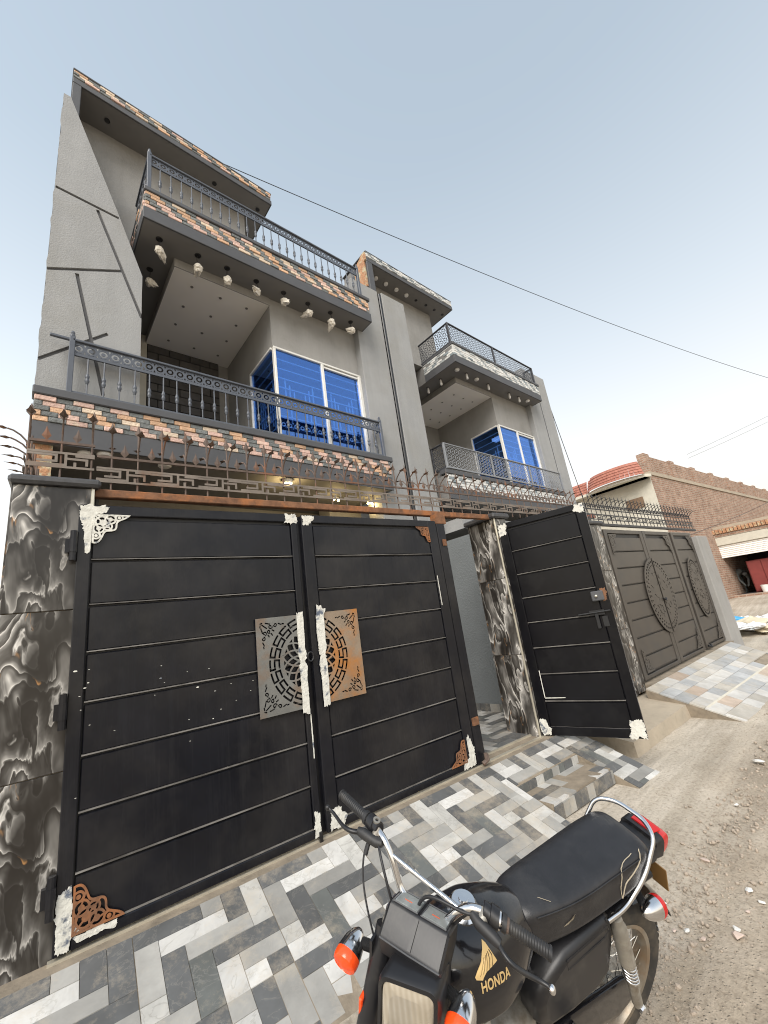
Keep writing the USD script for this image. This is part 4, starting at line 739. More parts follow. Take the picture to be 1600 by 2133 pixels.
def spike_fence(t, fr, bars, n, zb, zr, ztop, band, m, arm=1, inner=True, low=True, mb=None, spear=True, a0=None, a1=None):
    s0, s1 = (bars[0] - .09, bars[-1] + .09) if a0 is None else (a0, a1)
    r = t.part('rail', MB(fr).box(s0, s1, n - .008, n + .008, zr - .010, zr + .010), m)
    t.part('key_band', MB(fr).poly(key_band(s1 - s0, band[1] - band[0], .375), .005, lambda v: np.stack([v[:, 0] + s0, n - .012 - v[:, 2], v[:, 1] + band[0]], 1)), mb or m)
    for k, x in enumerate(bars):
        j = rng.uniform(-.006, .006); b = t.part('bar', MB(fr).tube([(x, n, zb), (x + j * .3, n, zr), (x + j, n, ztop - .09)], .0075, 6), m)
        if spear: leaf(t, fr, (x + j, n, ztop - .12), (0, 0, 1), .125, .031, m, b)
        for sgn in ([1, -1] if inner else [1]):
            q = [(0, zr + .02), (.018, zr + .065), (.055, zr + .11), (.10, zr + .142 + rng.uniform(-.006, .006)), (.135, zr + .155)]
            dx = rng.uniform(-.012, .012)
            t.part('curved_arm', MB(fr).tube([(x + dx * i / 4, n - sgn * arm * a, z) for i, (a, z) in enumerate(q)], .007, 6), m, b)
            leaf(t, fr, (x + dx, n - sgn * arm * .125, zr + .153), (0, -sgn * arm, .14 + rng.uniform(-.08, .08)), .115, .031, m, b, up=np.array([0, 0, 1.0]))
    if low:
        for k in range(len(bars) - 1):
            leaf(t, fr, ((bars[k] + bars[k + 1]) / 2 + rng.uniform(-.008, .008), n, zr + .008), (rng.uniform(-.05, .05), 0, 1), .125, .031, m, r)
t = Thing('spike_fence', 'long rusty spiked fence on the beam above the black gate', 'fence', gf([3.5, 3.8, 2.9]))
t.part('beam', MB(gf).cbox(.062, 4.80, 3.775, 3.845, 2.888, 2.956, .006), m_rust)
spike_fence(t, gf, [.168 + .1863 * k for k in range(39)], 3.80, 2.95, 3.245, 3.57, (3.018, 3.150), m_rustp, mb=m_keyb, a0=.065, a1=7.35)
t = Thing('pillar_fence', 'short rusty spiked fence standing on the left gate pillar', 'fence', gf([-.2, 3.8, 3]))
spike_fence(t, gf, [-.365, -.165, .03], 3.80, 2.995, 3.33, 3.64, (3.11, 3.245), m_rustp, mb=m_keyb, inner=False, a0=-.37, a1=.05)
def sf(P): P = np.asarray(P, float); return gf(np.stack([P[:, 1], P[:, 0], P[:, 2]], 1))
t = Thing('side_fence', 'rusty curved spikes running back along the left side wall', 'fence', gf([-.4, 5, 3]))
t.part('wall_top', MB(gf).box(-.44, -.34, 4.24, 6.6, -.4, 2.93), m_brickraw)
spike_fence(t, sf, [3.98 + .1863 * k for k in range(13)], -.38, 2.94, 3.33, 3.62, (3.11, 3.245), m_rustp, mb=m_keyb, inner=False, low=False, spear=False)

# ---------------------------------------------------------------- neighbour's gate
marble_pillar('neighbour_pillar', 'brown marble pillar between the open door and the grey gate', 7.50, 7.93, 3.74, 4.2, -.05, 2.88, [.99, 2.02], [], 4, (2.88, 2.95))
lift = lambda fr: (lambda P: fr(P))
def nf(P):                        # the neighbour's gate stands on rising ground
    P = np.asarray(P, float).copy(); k = np.clip((2.8 - P[:, 2]) / 2.8, 0, 1); P[:, 2] += (.08 + .030 * (P[:, 0] - 8)) * k; return gf(P)
NZ = [2.66, 2.36, 2.03, 1.70, 1.37, 1.05, .73, .40, .12]
names = ['left leaf of the brown grey gate with half an oval cut-out plate', 'middle leaf of the brown grey gate with corner lace on its right', 'narrow brown grey side door of the far gate beside the plain pillar']
NG = 3.73
for i, (a, b) in enumerate(((7.955, 9.575), (9.60, 10.975), (11.09, 12.32))):
    t = Thing('neighbour_gate_leaf', names[i], 'gate leaf', gf([(a + b) / 2, NG, .1]))
    gate_leaf(t, nf, a, b, .02, 2.80, NG, .12, .12, NZ, m_gate3, edge=m_gate3, lip=.004)
    cx = 9.588 if i < 2 else (a + b) / 2; cz = 1.40; RX, RZ = (.62, .78) if i < 2 else (.38, .74)
    disc_ = affinity.scale(Point(cx, cz).buffer(1.0, 32), RX, RZ)
    cut = []
    for k in range(44):
        th = 2 * PI * k / 44
        for rr_, ww in ((.90, .055), (.80, .03)): cut.append(affinity.rotate(sbox(cx + RX * rr_ * math.cos(th) - .02, cz + RZ * rr_ * math.sin(th) - ww / 2, cx + RX * rr_ * math.cos(th) + .02, cz + RZ * rr_ * math.sin(th) + ww / 2), math.degrees(th)))
    for k in range(26):
        x, z = cx + RX * .55 * (rng.random() * 2 - 1), cz + RZ * .6 * (rng.random() * 2 - 1); th = rng.uniform(0, PI)
        cut.append(LineString([(x, z), (x + .03 * math.cos(th), z + .05 * math.sin(th)), (x + .06 * math.cos(th + .6), z + .06)]).buffer(.010))
    pg = disc_.difference(unary_union(cut)).intersection(sbox(a + .02, 0, b - .02, 3))
    t.part('oval_plate', MB(nf).poly(pg, .012, SZ(NG - .010)), m_gate3)
    t.part('plate_back', MB(nf).poly(affinity.scale(disc_, .94, .94).intersection(sbox(a + .03, 0, b - .03, 3)), .004, SZ(NG - .001)), m_gate3d)
    fan = affinity.scale(corner_fan(.2, .012), 1.35, 2.0, origin=(0, 0))
    cs = {0: [(a + .125, 2.70, 1, -1), (a + .125, .12, 1, 1)], 1: [(b - .125, 2.70, -1, -1), (b - .125, .12, -1, 1)], 2: [(b - .125, 2.70, -1, -1), (b - .125, .12, -1, 1)]}[i]
    for x, z, sx, sz in cs: t.part('corner_lace', MB(nf).poly(rot(fan, sx, sz, x, z), .010, SZ(NG - .004)), m_gate3)
    if i == 0: t.part('latch', MB(nf).tube([(9.56, NG - .03, 1.32), (9.60, NG - .06, 1.28), (9.66, NG - .05, 1.27), (9.69, NG - .03, 1.31)], .018, 8), m_black)
    if i == 2: t.part('latch', MB(nf).tube([(11.10, NG - .02, .08), (11.16, NG - .06, .05), (11.22, NG - .03, .08)], .022, 8), m_black)
single('neighbour_gate_post', MB(nf).box(10.985, 11.08, 3.80, 3.86, 0, 2.80), m_gate3d, 'dark slot post between the grey gate and its side door', 'post')
single('neighbour_threshold', MB(gf).hexa([(7.9, 3.62, -.4), (12.4, 3.62, -.4), (12.4, 3.9, -.4), (7.9, 3.9, -.4), (7.9, 3.62, .05), (12.4, 3.62, .19), (12.4, 3.9, .19), (7.9, 3.9, .05)]), m_cement, kind='structure')
t = Thing('end_pillar', 'plain grey plastered pillar at the far end of the brown gate', 'pillar', gf([12.0, 3.65, 0]))
t.part('shaft', MB(gf).cbox(12.34, 13.05, 3.62, 4.05, -.1, 2.70, .012), m_plaster)
t = Thing('neighbour_spike_fence', 'black spiked fence on the beam above the brown grey gate', 'fence', gf([10, 3.8, 2.9]))
t.part('beam', MB(gf).cbox(7.92, 13.0, 3.78, 3.84, 2.885, 2.935, .006), m_fblack)
spike_fence(t, gf, [7.68 + .178 * k for k in range(30)], 3.80, 2.93, 3.22, 3.55, (3.0, 3.12), m_fblack)
single('neighbour_wall', MB(gf).box(7.9, 13.2, 5.6, 5.7, -.3, 2.7), m_plaster, 'grey wall glimpsed above the far gate', 'wall')
# apron of the neighbour
t = Thing('neighbour_ramp', None, None, gf([10, 3, -.34]), kind='structure')
def nramp(s, d, h): z0 = .05 + .032 * (s - 8); return (s, 3.62 - d * .955, z0 * (1 - d / 1.3) + (-.362) * d / 1.3 + h)
bed = [nramp(s, d, -.022) for s, d in ((7.62, 0), (12.2, 0), (12.2, 1.32), (7.62, 1.32))]
t.part('ramp_bed', MB(gf).hexa([(p[0], p[1], -.6) for p in bed] + bed), m_cement)
d = 0.0
for j, hh in enumerate((.20, .20, .20, .20, .24, .24)):
    s = 7.60 - (j % 2) * .22
    while s < 12.2:
        w = .46 if (j % 2 == 0) else .34
        a, b = max(s, 7.62), min(s + w, 12.2)
        if b - a > .03 and not (10.9 < a < 11.9 and d > .55 and j in (3, 4)):
            g = .004; p = [nramp(x, y, h) for h in (-.02, rng.uniform(-.001, .002)) for x, y in ((a + g, d + g), (b - g, d + g), (b - g, d + hh - g), (a + g, d + hh - g))]
            t.part('tile', MB(gf).hexa(p), m_ntile[rng.choices((0, 1, 2, 3), (5, 3, 1, 3))[0]])
        s += w
    d += hh
t.part('dust_line', MB(gf).hexa([nramp(s, d, h) for h in (-.001, .004) for s, d in ((7.7, .80), (12.2, .80), (12.2, .83), (7.7, .83))]), m_cream)
LEDGE = [(5.62, 2.97), (8.02, 3.06), (8.02, 3.8), (5.62, 3.8)]
lb = [(a, b, -.5) for a, b in LEDGE] + [(5.66, 3.01, -.195), (7.96, 3.11, -.175), (7.96, 3.8, -.09), (5.66, 3.8, -.10)]
single('concrete_ledge', MB(gf).hexa(lb), m_conc, 'low beige concrete ledge behind the open door', 'ledge')

# ---------------------------------------------------------------- buildings beyond
CB = np.array([22.0, 5.67])
def bf(P): P = np.asarray(P, float); return np.stack([CB[0] + P[:, 0] * GX[0] + P[:, 1] * GN[0], CB[1] + P[:, 0] * GX[1] + P[:, 1] * GN[1], P[:, 2]], 1)
t = Thing('brick_building', 'tall raw brick building with red tiled parapet and cream front', 'building', (24, 8, 0))
t.part('brick_wall', MB(bf).box(.02, 40, 0, .3, -.3, 6.75), m_brickfar)
t.part('slab_band', MB(bf).box(0, 40, -.05, .3, 6.75, 6.92), m_conc)
par = t.part('parapet', MB(bf).box(.3, 40, .05, .3, 6.92, 7.80), m_brickfar)
for i in range(9): t.part('parapet_pier', MB(bf).box(.02 + i * 3.05, .62 + i * 3.05, -.02, .32, 6.92, 7.87), m_brickfar, par)
t.part('front_wall', MB(bf).box(-.02, .02, .0, 6.5, -.3, 6.6), m_cream)
t.part('vent', MB(bf).box(-.06, -.025, .55, 1.35, 5.35, 5.85), mat('vent_wood', (.20, .13, .08), .7)); 
m_rtile = usdkit.material(stage, '/World/Looks/red_roof_tile', {'g': ('geometry', {}), 'n': ('noise_texture', {'scale': 6.0, 'detail': 4.0}), 'r': ('rgb_ramp', {'ramp': [(.3, (.30, .105, .07)), (.7, (.40, .16, .11))]}), 'p': ('principled_bsdf', {'roughness': .55})}, [('g.position', 'n.vector'), ('n.fac', 'r.fac'), ('r.color', 'p.base_color')], surface='p.BSDF')
ro = t.part('tiled_parapet', MB(bf).box(-.55, -.02, .0, 6.5, 6.60, 6.73), m_cream)
def roof_tiles(path_pts, z0, z1, rows):
    P = np.asarray(path_pts, float); seg = np.linalg.norm(np.diff(P, axis=0), axis=1); cum = np.r_[0, np.cumsum(seg)]; Lt = cum[-1]; n = int(Lt / .20)
    at = lambda u: np.array([np.interp(u, cum, P[:, 0]), np.interp(u, cum, P[:, 1])])
    for r in range(rows):
        za, zb = z0 + (z1 - z0) * r / rows, z0 + (z1 - z0) * (r + 1) / rows; oa, ob = .30 * r / rows, .30 * (r + 1) / rows
        for i in range(n):
            a, b = at((i + .04) * Lt / n), at((i + .96) * Lt / n); d = b - a; nn = np.array([d[1], -d[0]]); nn /= np.linalg.norm(nn) + 1e-9
            pts = []
            for z, o, th in ((za, oa, .05), (zb, ob, .02)):
                for q in (a, b): pts.append((*(q - nn * o), z)); pts.append((*(q - nn * (o - th)), z))
            p = pts; t.part('roof_tile', MB(bf).hexa([p[0], p[2], p[3], p[1], p[4], p[6], p[7], p[5]]), m_rtile, ro)
arc = [(-.35 - .75 * math.sin(a), 1.35 - 1.45 * math.cos(a)) for a in np.linspace(.35, PI - .2, 12)]
roof_tiles([(-.35, 6.5), (-.35, 2.75)] + arc[::-1], 6.74, 7.46, 5)
t.part('bay', MB(bf).poly(Polygon([(0, 0)] + [(-.12 - .85 * math.sin(a), 1.35 - 1.5 * math.cos(a)) for a in np.linspace(.1, PI - .1, 16)] + [(0, 2.9)]), .14, lambda v: np.stack([v[:, 0], v[:, 1], v[:, 2] + 6.60], 1)), m_cream)
# porch roof and store room on the neighbour's plot
t = Thing('cream_house', 'low cream house behind the far spiked fence', 'house', (19, 9, 0))
t.part('wall', MB(bf).box(-3.5, -.7, 2.9, 3.1, -.3, 5.4), m_cream)
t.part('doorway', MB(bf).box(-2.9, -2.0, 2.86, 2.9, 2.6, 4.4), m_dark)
t.part('roof_edge', MB(bf).box(-3.6, -.6, 2.7, 3.2, 5.4, 5.6), m_rtile)
# shop
SX = 28.0
t = Thing('brick_shop', 'open fronted brick shop with a half raised shutter', 'shop', (SX, 3, .3))
t.part('plinth', MB().box(SX - .1, SX + 6, -3.5, 6.5, -.2, .68), m_brickfar)
t.part('side_pier', MB().box(SX, SX + .5, 5.62, 6.4, .68, 3.2), m_brickfar); t.part('side_pier', MB().box(SX, SX + .5, 2.2, 3.05, .68, 4.1), m_brickfar)
t.part('lintel', MB().box(SX - .06, SX + .5, 2.2, 6.4, 3.72, 4.15), m_brickfar)
for i in range(26): t.part('lintel_brick', MB().cbox(SX - .14, SX - .06, 2.25 + i * .16, 2.38 + i * .16, 3.9, 4.12, .01), m_brickraw)
t.part('shutter_box', MB().cbox(SX - .04, SX + .4, 3.05, 5.65, 3.28, 3.72, .02), m_cream)
for i in range(7): t.part('shutter_slat', MB().cbox(SX + .05, SX + .09, 3.05, 5.62, 2.62 + i * .095, 2.70 + i * .095, .012), m_ceil)
t.part('shop_floor', MB().box(SX + .3, SX + 4.5, 2.3, 6.3, .681, .69), m_dark); t.part('back_wall', MB().box(SX + 4.5, SX + 4.6, 2.2, 6.4, .68, 4), m_dark); t.part('inner_wall', MB().box(SX + .5, SX + 4.5, 6.3, 6.4, .68, 4), m_dark); t.part('inner_wall', MB().box(SX + .5, SX + 4.5, 2.2, 2.3, .68, 4), m_dark)  # dark sheet laid over the plinth, interior shade put into its colour
t.part('shop_roof', MB().box(SX + .1, SX + 4.6, 2.2, 6.4, 4.16, 4.3), m_conc)
m_redd = mat('red_door_paint', (.20, .035, .03), .5, var=.15)
t = Thing('red_cabinet', 'dark red steel cabinet in the shop opening', 'cabinet', (SX + .6, 4.0, .68))
t.part('body', MB().cbox(SX + .5, SX + 1.1, 3.25, 4.42, .68, 2.3, .02), m_redd); t.part('door_leaf', MB().cbox(SX + .46, SX + .495, 3.30, 3.82, .74, 2.25, .008), m_redd); t.part('door_leaf', MB().cbox(SX + .46, SX + .495, 3.85, 4.38, .74, 2.25, .008), m_redd)
single('paint_bucket', MB().lathe([(0, .68), (.13, .68), (.16, 1.02), (.17, 1.03), (.15, 1.03), (.13, .74), (0, .74)], lambda v: v + [SX + .15, 3.98, 0], 16), m_lamp, 'white plastic bucket on the shop plinth', 'bucket', smooth=30)
# worker bending over in the shop
def body(joints, bones):
    out = m3.Manifold()
    for a, b in bones:
        pts = []
        for j in (a, b):
            p, r = joints[j]; s0 = trimesh.creation.icosphere(1, r); pts.append(s0.vertices + p)
        out = out + m3.Manifold.hull_points(np.vstack(pts))
    me = out.refine_to_length(.06).to_mesh(); tm = trimesh.Trimesh(me.vert_properties[:, :3], me.tri_verts, process=True); trimesh.smoothing.filter_taubin(tm, iterations=8); return tm
wx, wy, wz = SX + 2.0, 5.25, .68
J = {k: (np.array([wx + p[0], wy + p[1], wz + p[2]]) , r) for k, (p, r) in dict(hipL=((0, .12, 1.06), .13), hipR=((0, -.10, 1.06), .13), kneeL=((-.10, .16, .56), .085), kneeR=((.10, -.16, .56), .085), ankL=((0, .17, .10), .06), ankR=((.14, -.19, .10), .06), toeL=((-.20, .17, .05), .05), toeR=((-.08, -.19, .05), .05),
    waist=((-.10, -.06, 1.16), .15), chest=((-.38, -.26, 1.16), .17), neck=((-.55, -.40, 1.10), .07), shL=((-.44, -.14, 1.10), .085), shR=((-.40, -.46, 1.08), .085), elL=((-.50, -.14, .76), .06), elR=((-.48, -.55, .72), .06), wrL=((-.58, -.30, .50), .045), wrR=((-.56, -.50, .46), .045), haL=((-.60, -.34, .42), .05), haR=((-.58, -.47, .38), .05), head=((-.66, -.50, 1.02), .125)).items()}
tm = body(J, [('hipL', 'hipR'), ('hipL', 'kneeL'), ('kneeL', 'ankL'), ('ankL', 'toeL'), ('hipR', 'kneeR'), ('kneeR', 'ankR'), ('ankR', 'toeR'), ('hipL', 'waist'), ('hipR', 'waist'), ('waist', 'chest'), ('chest', 'neck'), ('chest', 'shL'), ('chest', 'shR'), ('shL', 'elL'), ('elL', 'wrL'), ('wrL', 'haL'), ('shR', 'elR'), ('elR', 'wrR'), ('wrR', 'haR'), ('neck', 'head')])
t = Thing('person', 'person in loose grey clothes bending down inside the dark shop', 'person', (wx, wy, wz))
t.part('body', MB().add(tm.vertices, tm.faces), mat('grey_cloth', (.13, .14, .135), .9, var=.15), smooth=True)
t.part('hair', MB().add(trimesh.creation.icosphere(2, .13).vertices * [1, 1, .8] + J['head'][0] + [.01, .01, .05], trimesh.creation.icosphere(2, .13).faces), m_black, smooth=True)

# ---------------------------------------------------------------- litter, stones, wires
def rock(seed, c, r, flat=.5, ang=0.0):
    r0 = np.random.default_rng(seed); p = r0.normal(0, 1, (16, 3)); p /= np.linalg.norm(p, axis=1)[:, None]; p *= r0.uniform(.75, 1.1, (16, 1)); h = trimesh.convex.convex_hull(p * [r * 1.25, r * .85, r * flat])
    a = np.array([[math.cos(ang), -math.sin(ang), 0], [math.sin(ang), math.cos(ang), 0], [0, 0, 1]]); return MB().add(h.vertices @ a.T + c, h.faces)
m_chipw = mat('tile_chip_white', (.68, .67, .64), .6, var=.08); m_chipp = mat('tile_chip_pink', (.50, .40, .34), .7, var=.1); m_chipg = mat('tile_chip_blue_grey', (.14, .16, .18), .6); m_peb = mat('pebble', (.36, .30, .24), .9, var=.25, rand=.3)
chips = [(3.665,1.135,.027,0,'white tile chip nearest the right edge, upper of a pair'),(3.577,1.067,.022,0,'white tile chip near the right edge, lower of a pair'),(3.439,1.108,.017,1,'small pinkish chip at the right edge below the white pair'),(3.243,1.123,.025,0,'thin white chip leaning on the large pinkish slab'),(3.182,1.106,.036,1,'large pinkish slab chip, biggest stone by the right edge'),(3.07,1.327,.0195,0,'square white chip alone to the right of the rear wheel'),(3.055,1.24,.0195,1,'cream chip just below the square white one'),(3.035,1.385,.015,1,'narrow brown chip left of the square white one'),(3.0,1.48,.030,2,'dark blue grey crumpled chip beside the rear indicator'),(3.25,1.50,.0146,0,'little white chip close behind the rear indicator'),(3.555,1.348,.017,1,'pale square chip in the middle of the dirt'),(3.873,1.425,.027,1,'beige clod in the middle of the dirt beside the grit line'),(4.929,1.422,.024,0,'white chip far up the road near the right edge'),(6.096,1.432,.055,0,'pale broken plastic piece far up the road at the right edge')]
for i, (x, y, r, m, lab) in enumerate(chips):
    q_ = np.array([x, y, 0]); z = float(road_z(q_ @ GX, q_ @ GN)) + .004; x, y = x * (1.6 - z) / 1.94, y * (1.6 - z) / 1.94; single('stone_chip', rock(50 + i, np.array([x, y, z + r * .35]), r, .45, i * 1.3), (m_chipw, m_chipp, m_chipg)[m], lab, 'stone chip')
r0 = np.random.default_rng(5); peb = MB()
ico = trimesh.creation.icosphere(0, 1.0)
for i in range(2600):
    s_, n_ = 1.6 + 7.5 * r0.random() ** .8, 2.75 - r0.random() ** .7 * 3.2
    if i % 3: 
        k = r0.random(); s_, n_ = 2.2 + 5.5 * k, 1.66 + .16 * k + r0.normal(0, .11)
    if n_ > 2.5: continue
    r = .0042 * (1 + 3.2 * r0.random() ** 5)
    v = ico.vertices * (r * r0.uniform(.7, 1.3, 3)) + np.array([s_, n_, float(road_z(s_, n_)) - .006 + r * .3]); peb.add(gf(v), ico.faces)
ico1 = trimesh.creation.icosphere(1, 1.0)
for i in range(420):
    k = r0.random(); s_, n_ = 2.0 + 6.5 * k, 1.60 + .2 * k + r0.normal(0, .22)
    if i % 2: s_, n_ = 2.2 + 5 * r0.random(), r0.uniform(-.4, 2.0)
    r = .007 + .012 * r0.random() ** 3; v = ico1.vertices * r0.uniform(.7, 1.15, (len(ico1.vertices), 1)) * (r * r0.uniform(.6, 1.3, 3)) * [1, 1, .6] + np.array([s_, n_, float(road_z(s_, n_)) - .008 + r * .25]); peb.add(gf(v), ico1.faces)
single('gravel', peb, m_peb, 'loose grit and pebbles scattered over the dirt road', 'gravel', kind='stuff')
m_blue = mat('blue_plastic', (.05, .32, .62), .4, alt=(.35, .6, .8), altscale=5); m_sack = mat('sack_cream', (.60, .52, .38), .8); m_wh = mat('litter_white', (.72, .73, .74), .5, var=.2, alt=(.2, .5, .4), altscale=6, altlo=.6, althi=.7)
PX, PY, PZ = 18.6, 3.45, .02
single('blue_plastic_bag', bag(31, np.array([0, 0, 0]), .38, .16) if False else MB().add(*(lambda b: (b[0] + [PX + .3, PY + .32, PZ + .10], b[1]))(bag(31, np.zeros(3), .40, .17).arrays())), m_blue, 'blue plastic bag on the rubbish heap past the far pillar', 'plastic bag', smooth=True)
single('cream_sack', MB().add(*(lambda b: (b[0] + [PX - .5, PY - .25, PZ + .08], b[1]))(bag(33, np.zeros(3), .45, .2).arrays())), m_sack, 'cream sack at the front of the rubbish heap', 'sack', smooth=True)
lit = MB(); r1 = np.random.default_rng(9)
for i in range(60):
    b = bag(100 + i % 7, np.zeros(3), .10 + .16 * r1.random(), .05 + .08 * r1.random()).arrays(); a = r1.uniform(0, 6.28); q = np.array([[math.cos(a), -math.sin(a), 0], [math.sin(a), math.cos(a), 0], [0, 0, 1]])
    lit.add(b[0] @ q.T + [PX + r1.normal(0, .9), PY - .5 + r1.normal(0, .75), PZ + .03 + .06 * r1.random()], b[1])
single('litter', lit, m_wh, 'white and pale green plastic litter heaped by the road', 'litter', kind='stuff', smooth=True)
def wire(nm, a, b, sag, r, lab, group=None):
    a, b = np.array(a, float), np.array(b, float); u = np.linspace(0, 1, 40)[:, None]; P = a + (b - a) * u; P[:, 2] -= (sag * 4 * u * (1 - u))[:, 0]
    single(nm, MB().tube(P, r, 6), m_cable, lab, 'wire', group)
# ---------------------------------------------------------------- motorcycle (metres, leaning on its side stand, steering turned left)
BO, BH, BL, BD, BK = np.array([.995, 1.462, -.272]), 2.900, .365, .585, .957
def _pivot(lean): h = .85; return BK * np.array([-math.sin(BH) * math.sin(lean) * h, math.cos(BH) * math.sin(lean) * h, math.cos(lean) * h])
BO = BO + _pivot(.430) - _pivot(BL)
def bw(P):
    P = np.asarray(P, float); cl, sl = math.cos(BL), math.sin(BL); y = cl * P[:, 1] + sl * P[:, 2]; z = -sl * P[:, 1] + cl * P[:, 2]
    F, Lf = np.array([math.cos(BH), math.sin(BH), 0]), np.array([-math.sin(BH), math.cos(BH), 0])
    return BO + BK * (P[:, :1] * F + y[:, None] * Lf + z[:, None] * np.array([0, 0, 1.0]))
def bs(P):                       # steered parts
    P = np.asarray(P, float); c, s = math.cos(BD), math.sin(BD); return bw(np.stack([c * P[:, 0] - s * P[:, 1], s * P[:, 0] + c * P[:, 1], P[:, 2]], 1))
def bh(P): P = np.asarray(P, float).copy(); y = P[:, 1].copy(); P[:, 0] += .115 * y; P[:, 2] -= .108 * y + .16 * np.maximum(y - .2, 0) * 0; P[:, 1] = np.where(y > .2, .2 + (y - .2) * .88, y); return bs(P)
def bc(P): P = np.asarray(P, float) * [1, .95, 1] + [0, .016, .013]; return bs(P)
def bl(P): P = np.asarray(P, float).copy(); y = P[:, 1].copy(); P[:, 0] -= .16 * y; P[:, 2] += .06 * y; P[:, 1] = P[:, 1] * .86 + .040; P[:, 0] -= .03; P[:, 2] += .002; return bs(P)
m_bblack = mat('bike_black_paint', (.006, .006, .0075), .16, var=.2, coat=.4, alt=(.035, .032, .028), altscale=7, altlo=.56, althi=.9)
m_bplast = mat('bike_black_plastic', (.0095, .0095, .011), .38, var=.25, bump=.15, bscale=120, bdist=.001, alt=(.05, .047, .042), altscale=9, altlo=.52, althi=.85)
m_rub = mat('rubber', (.016, .016, .017), .55, var=.3, alt=(.06, .055, .048), altscale=12, altlo=.55, althi=.8)
def seat_extra(N, K):
    pass
m_seat = mat('seat_vinyl', (.0145, .0145, .0165), .36, var=.25, scale=20, bump=.5, bscale=330, bdist=.0012, alt=(.035, .034, .034), altscale=5, altlo=.5, althi=.8)
m_foam = mat('seat_foam', (.36, .31, .23), .9, var=.2, scale=40, bump=.8)
m_alu = mat('engine_aluminium', (.34, .32, .28), .45, metal=.6, var=.25, scale=18, bump=.3, alt=(.16, .12, .08), altscale=14, altlo=.5, althi=.75)
m_tyre = mat('tyre_dusty', (.03, .028, .026), .8, var=.3, alt=(.115, .095, .07), altscale=9, altlo=.42, althi=.75)
m_rim = mat('rim_dusty', (.28, .25, .205), .4, metal=.6, var=.3, scale=14, alt=(.28, .20, .13), altscale=8, altlo=.45, althi=.7)
m_orange = usdkit.material(stage, '/World/Looks/orange_lens', {'p': ('principled_bsdf', {'base_color': (.80, .075, .012), 'roughness': .18, 'subsurface_weight': .2, 'subsurface_scale': .01, 'specular_ior_level': .6})}, [], surface='p.BSDF')
m_red = usdkit.material(stage, '/World/Looks/red_lens', {'p': ('principled_bsdf', {'base_color': (.45, .012, .012), 'roughness': .15})}, [], surface='p.BSDF')
m_lens = usdkit.material(stage, '/World/Looks/head_lens', {'g': ('geometry', {}), 'mp': ('mapping', {'rotation': (0.35, .2, .6), 'scale': (1, 1, .05)}), 'w': ('wave_texture', {'wave_type': 'bands', 'scale': 26.0, 'distortion': 3.0}), 'r': ('rgb_ramp', {'ramp': [(.2, (.36, .315, .24)), (.6, (.47, .42, .34)), (.9, (.60, .57, .51))]}), 'n': ('noise_texture', {'scale': 16.0, 'detail': 3.0}), 'mx': ('mix_color', {'fac': .22}), 'b': ('bump', {'strength': .12, 'distance': .002}), 'p': ('principled_bsdf', {'roughness': .12, 'coat_weight': .8, 'metallic': .25})},
    [('g.position', 'mp.vector'), ('mp.vector', 'w.vector'), ('g.position', 'n.vector'), ('n.fac', 'mx.a'), ('w.fac', 'mx.b'), ('mx.result', 'r.fac'), ('r.color', 'p.base_color'), ('w.fac', 'b.height'), ('b.normal', 'p.normal')], surface='p.BSDF')
m_refl = mat('reflector_bowl', (.60, .52, .40), .45, metal=.25, var=.15, scale=20)
m_gold = mat('badge_gold', (.62, .44, .20), .4, metal=.3, var=.15)
m_clear = m_lens
m_spring = m_chrome
B = Thing('motorcycle', 'black motorcycle with torn seat leaning on its stand in front of the gate', 'motorcycle', BO, unit=1.0)
def lp(fr=bw): return MB(fr)
def ell(w, h, p, n=28, yc=0.0, zc=0.0, x=0.0):
    a = np.arange(n) * 2 * PI / n; c, s = np.cos(a), np.sin(a)
    return np.stack([np.full(n, x), yc + w * np.sign(c) * np.abs(c) ** (2 / p), zc + h * np.sign(s) * np.abs(s) ** (2 / p)], 1)
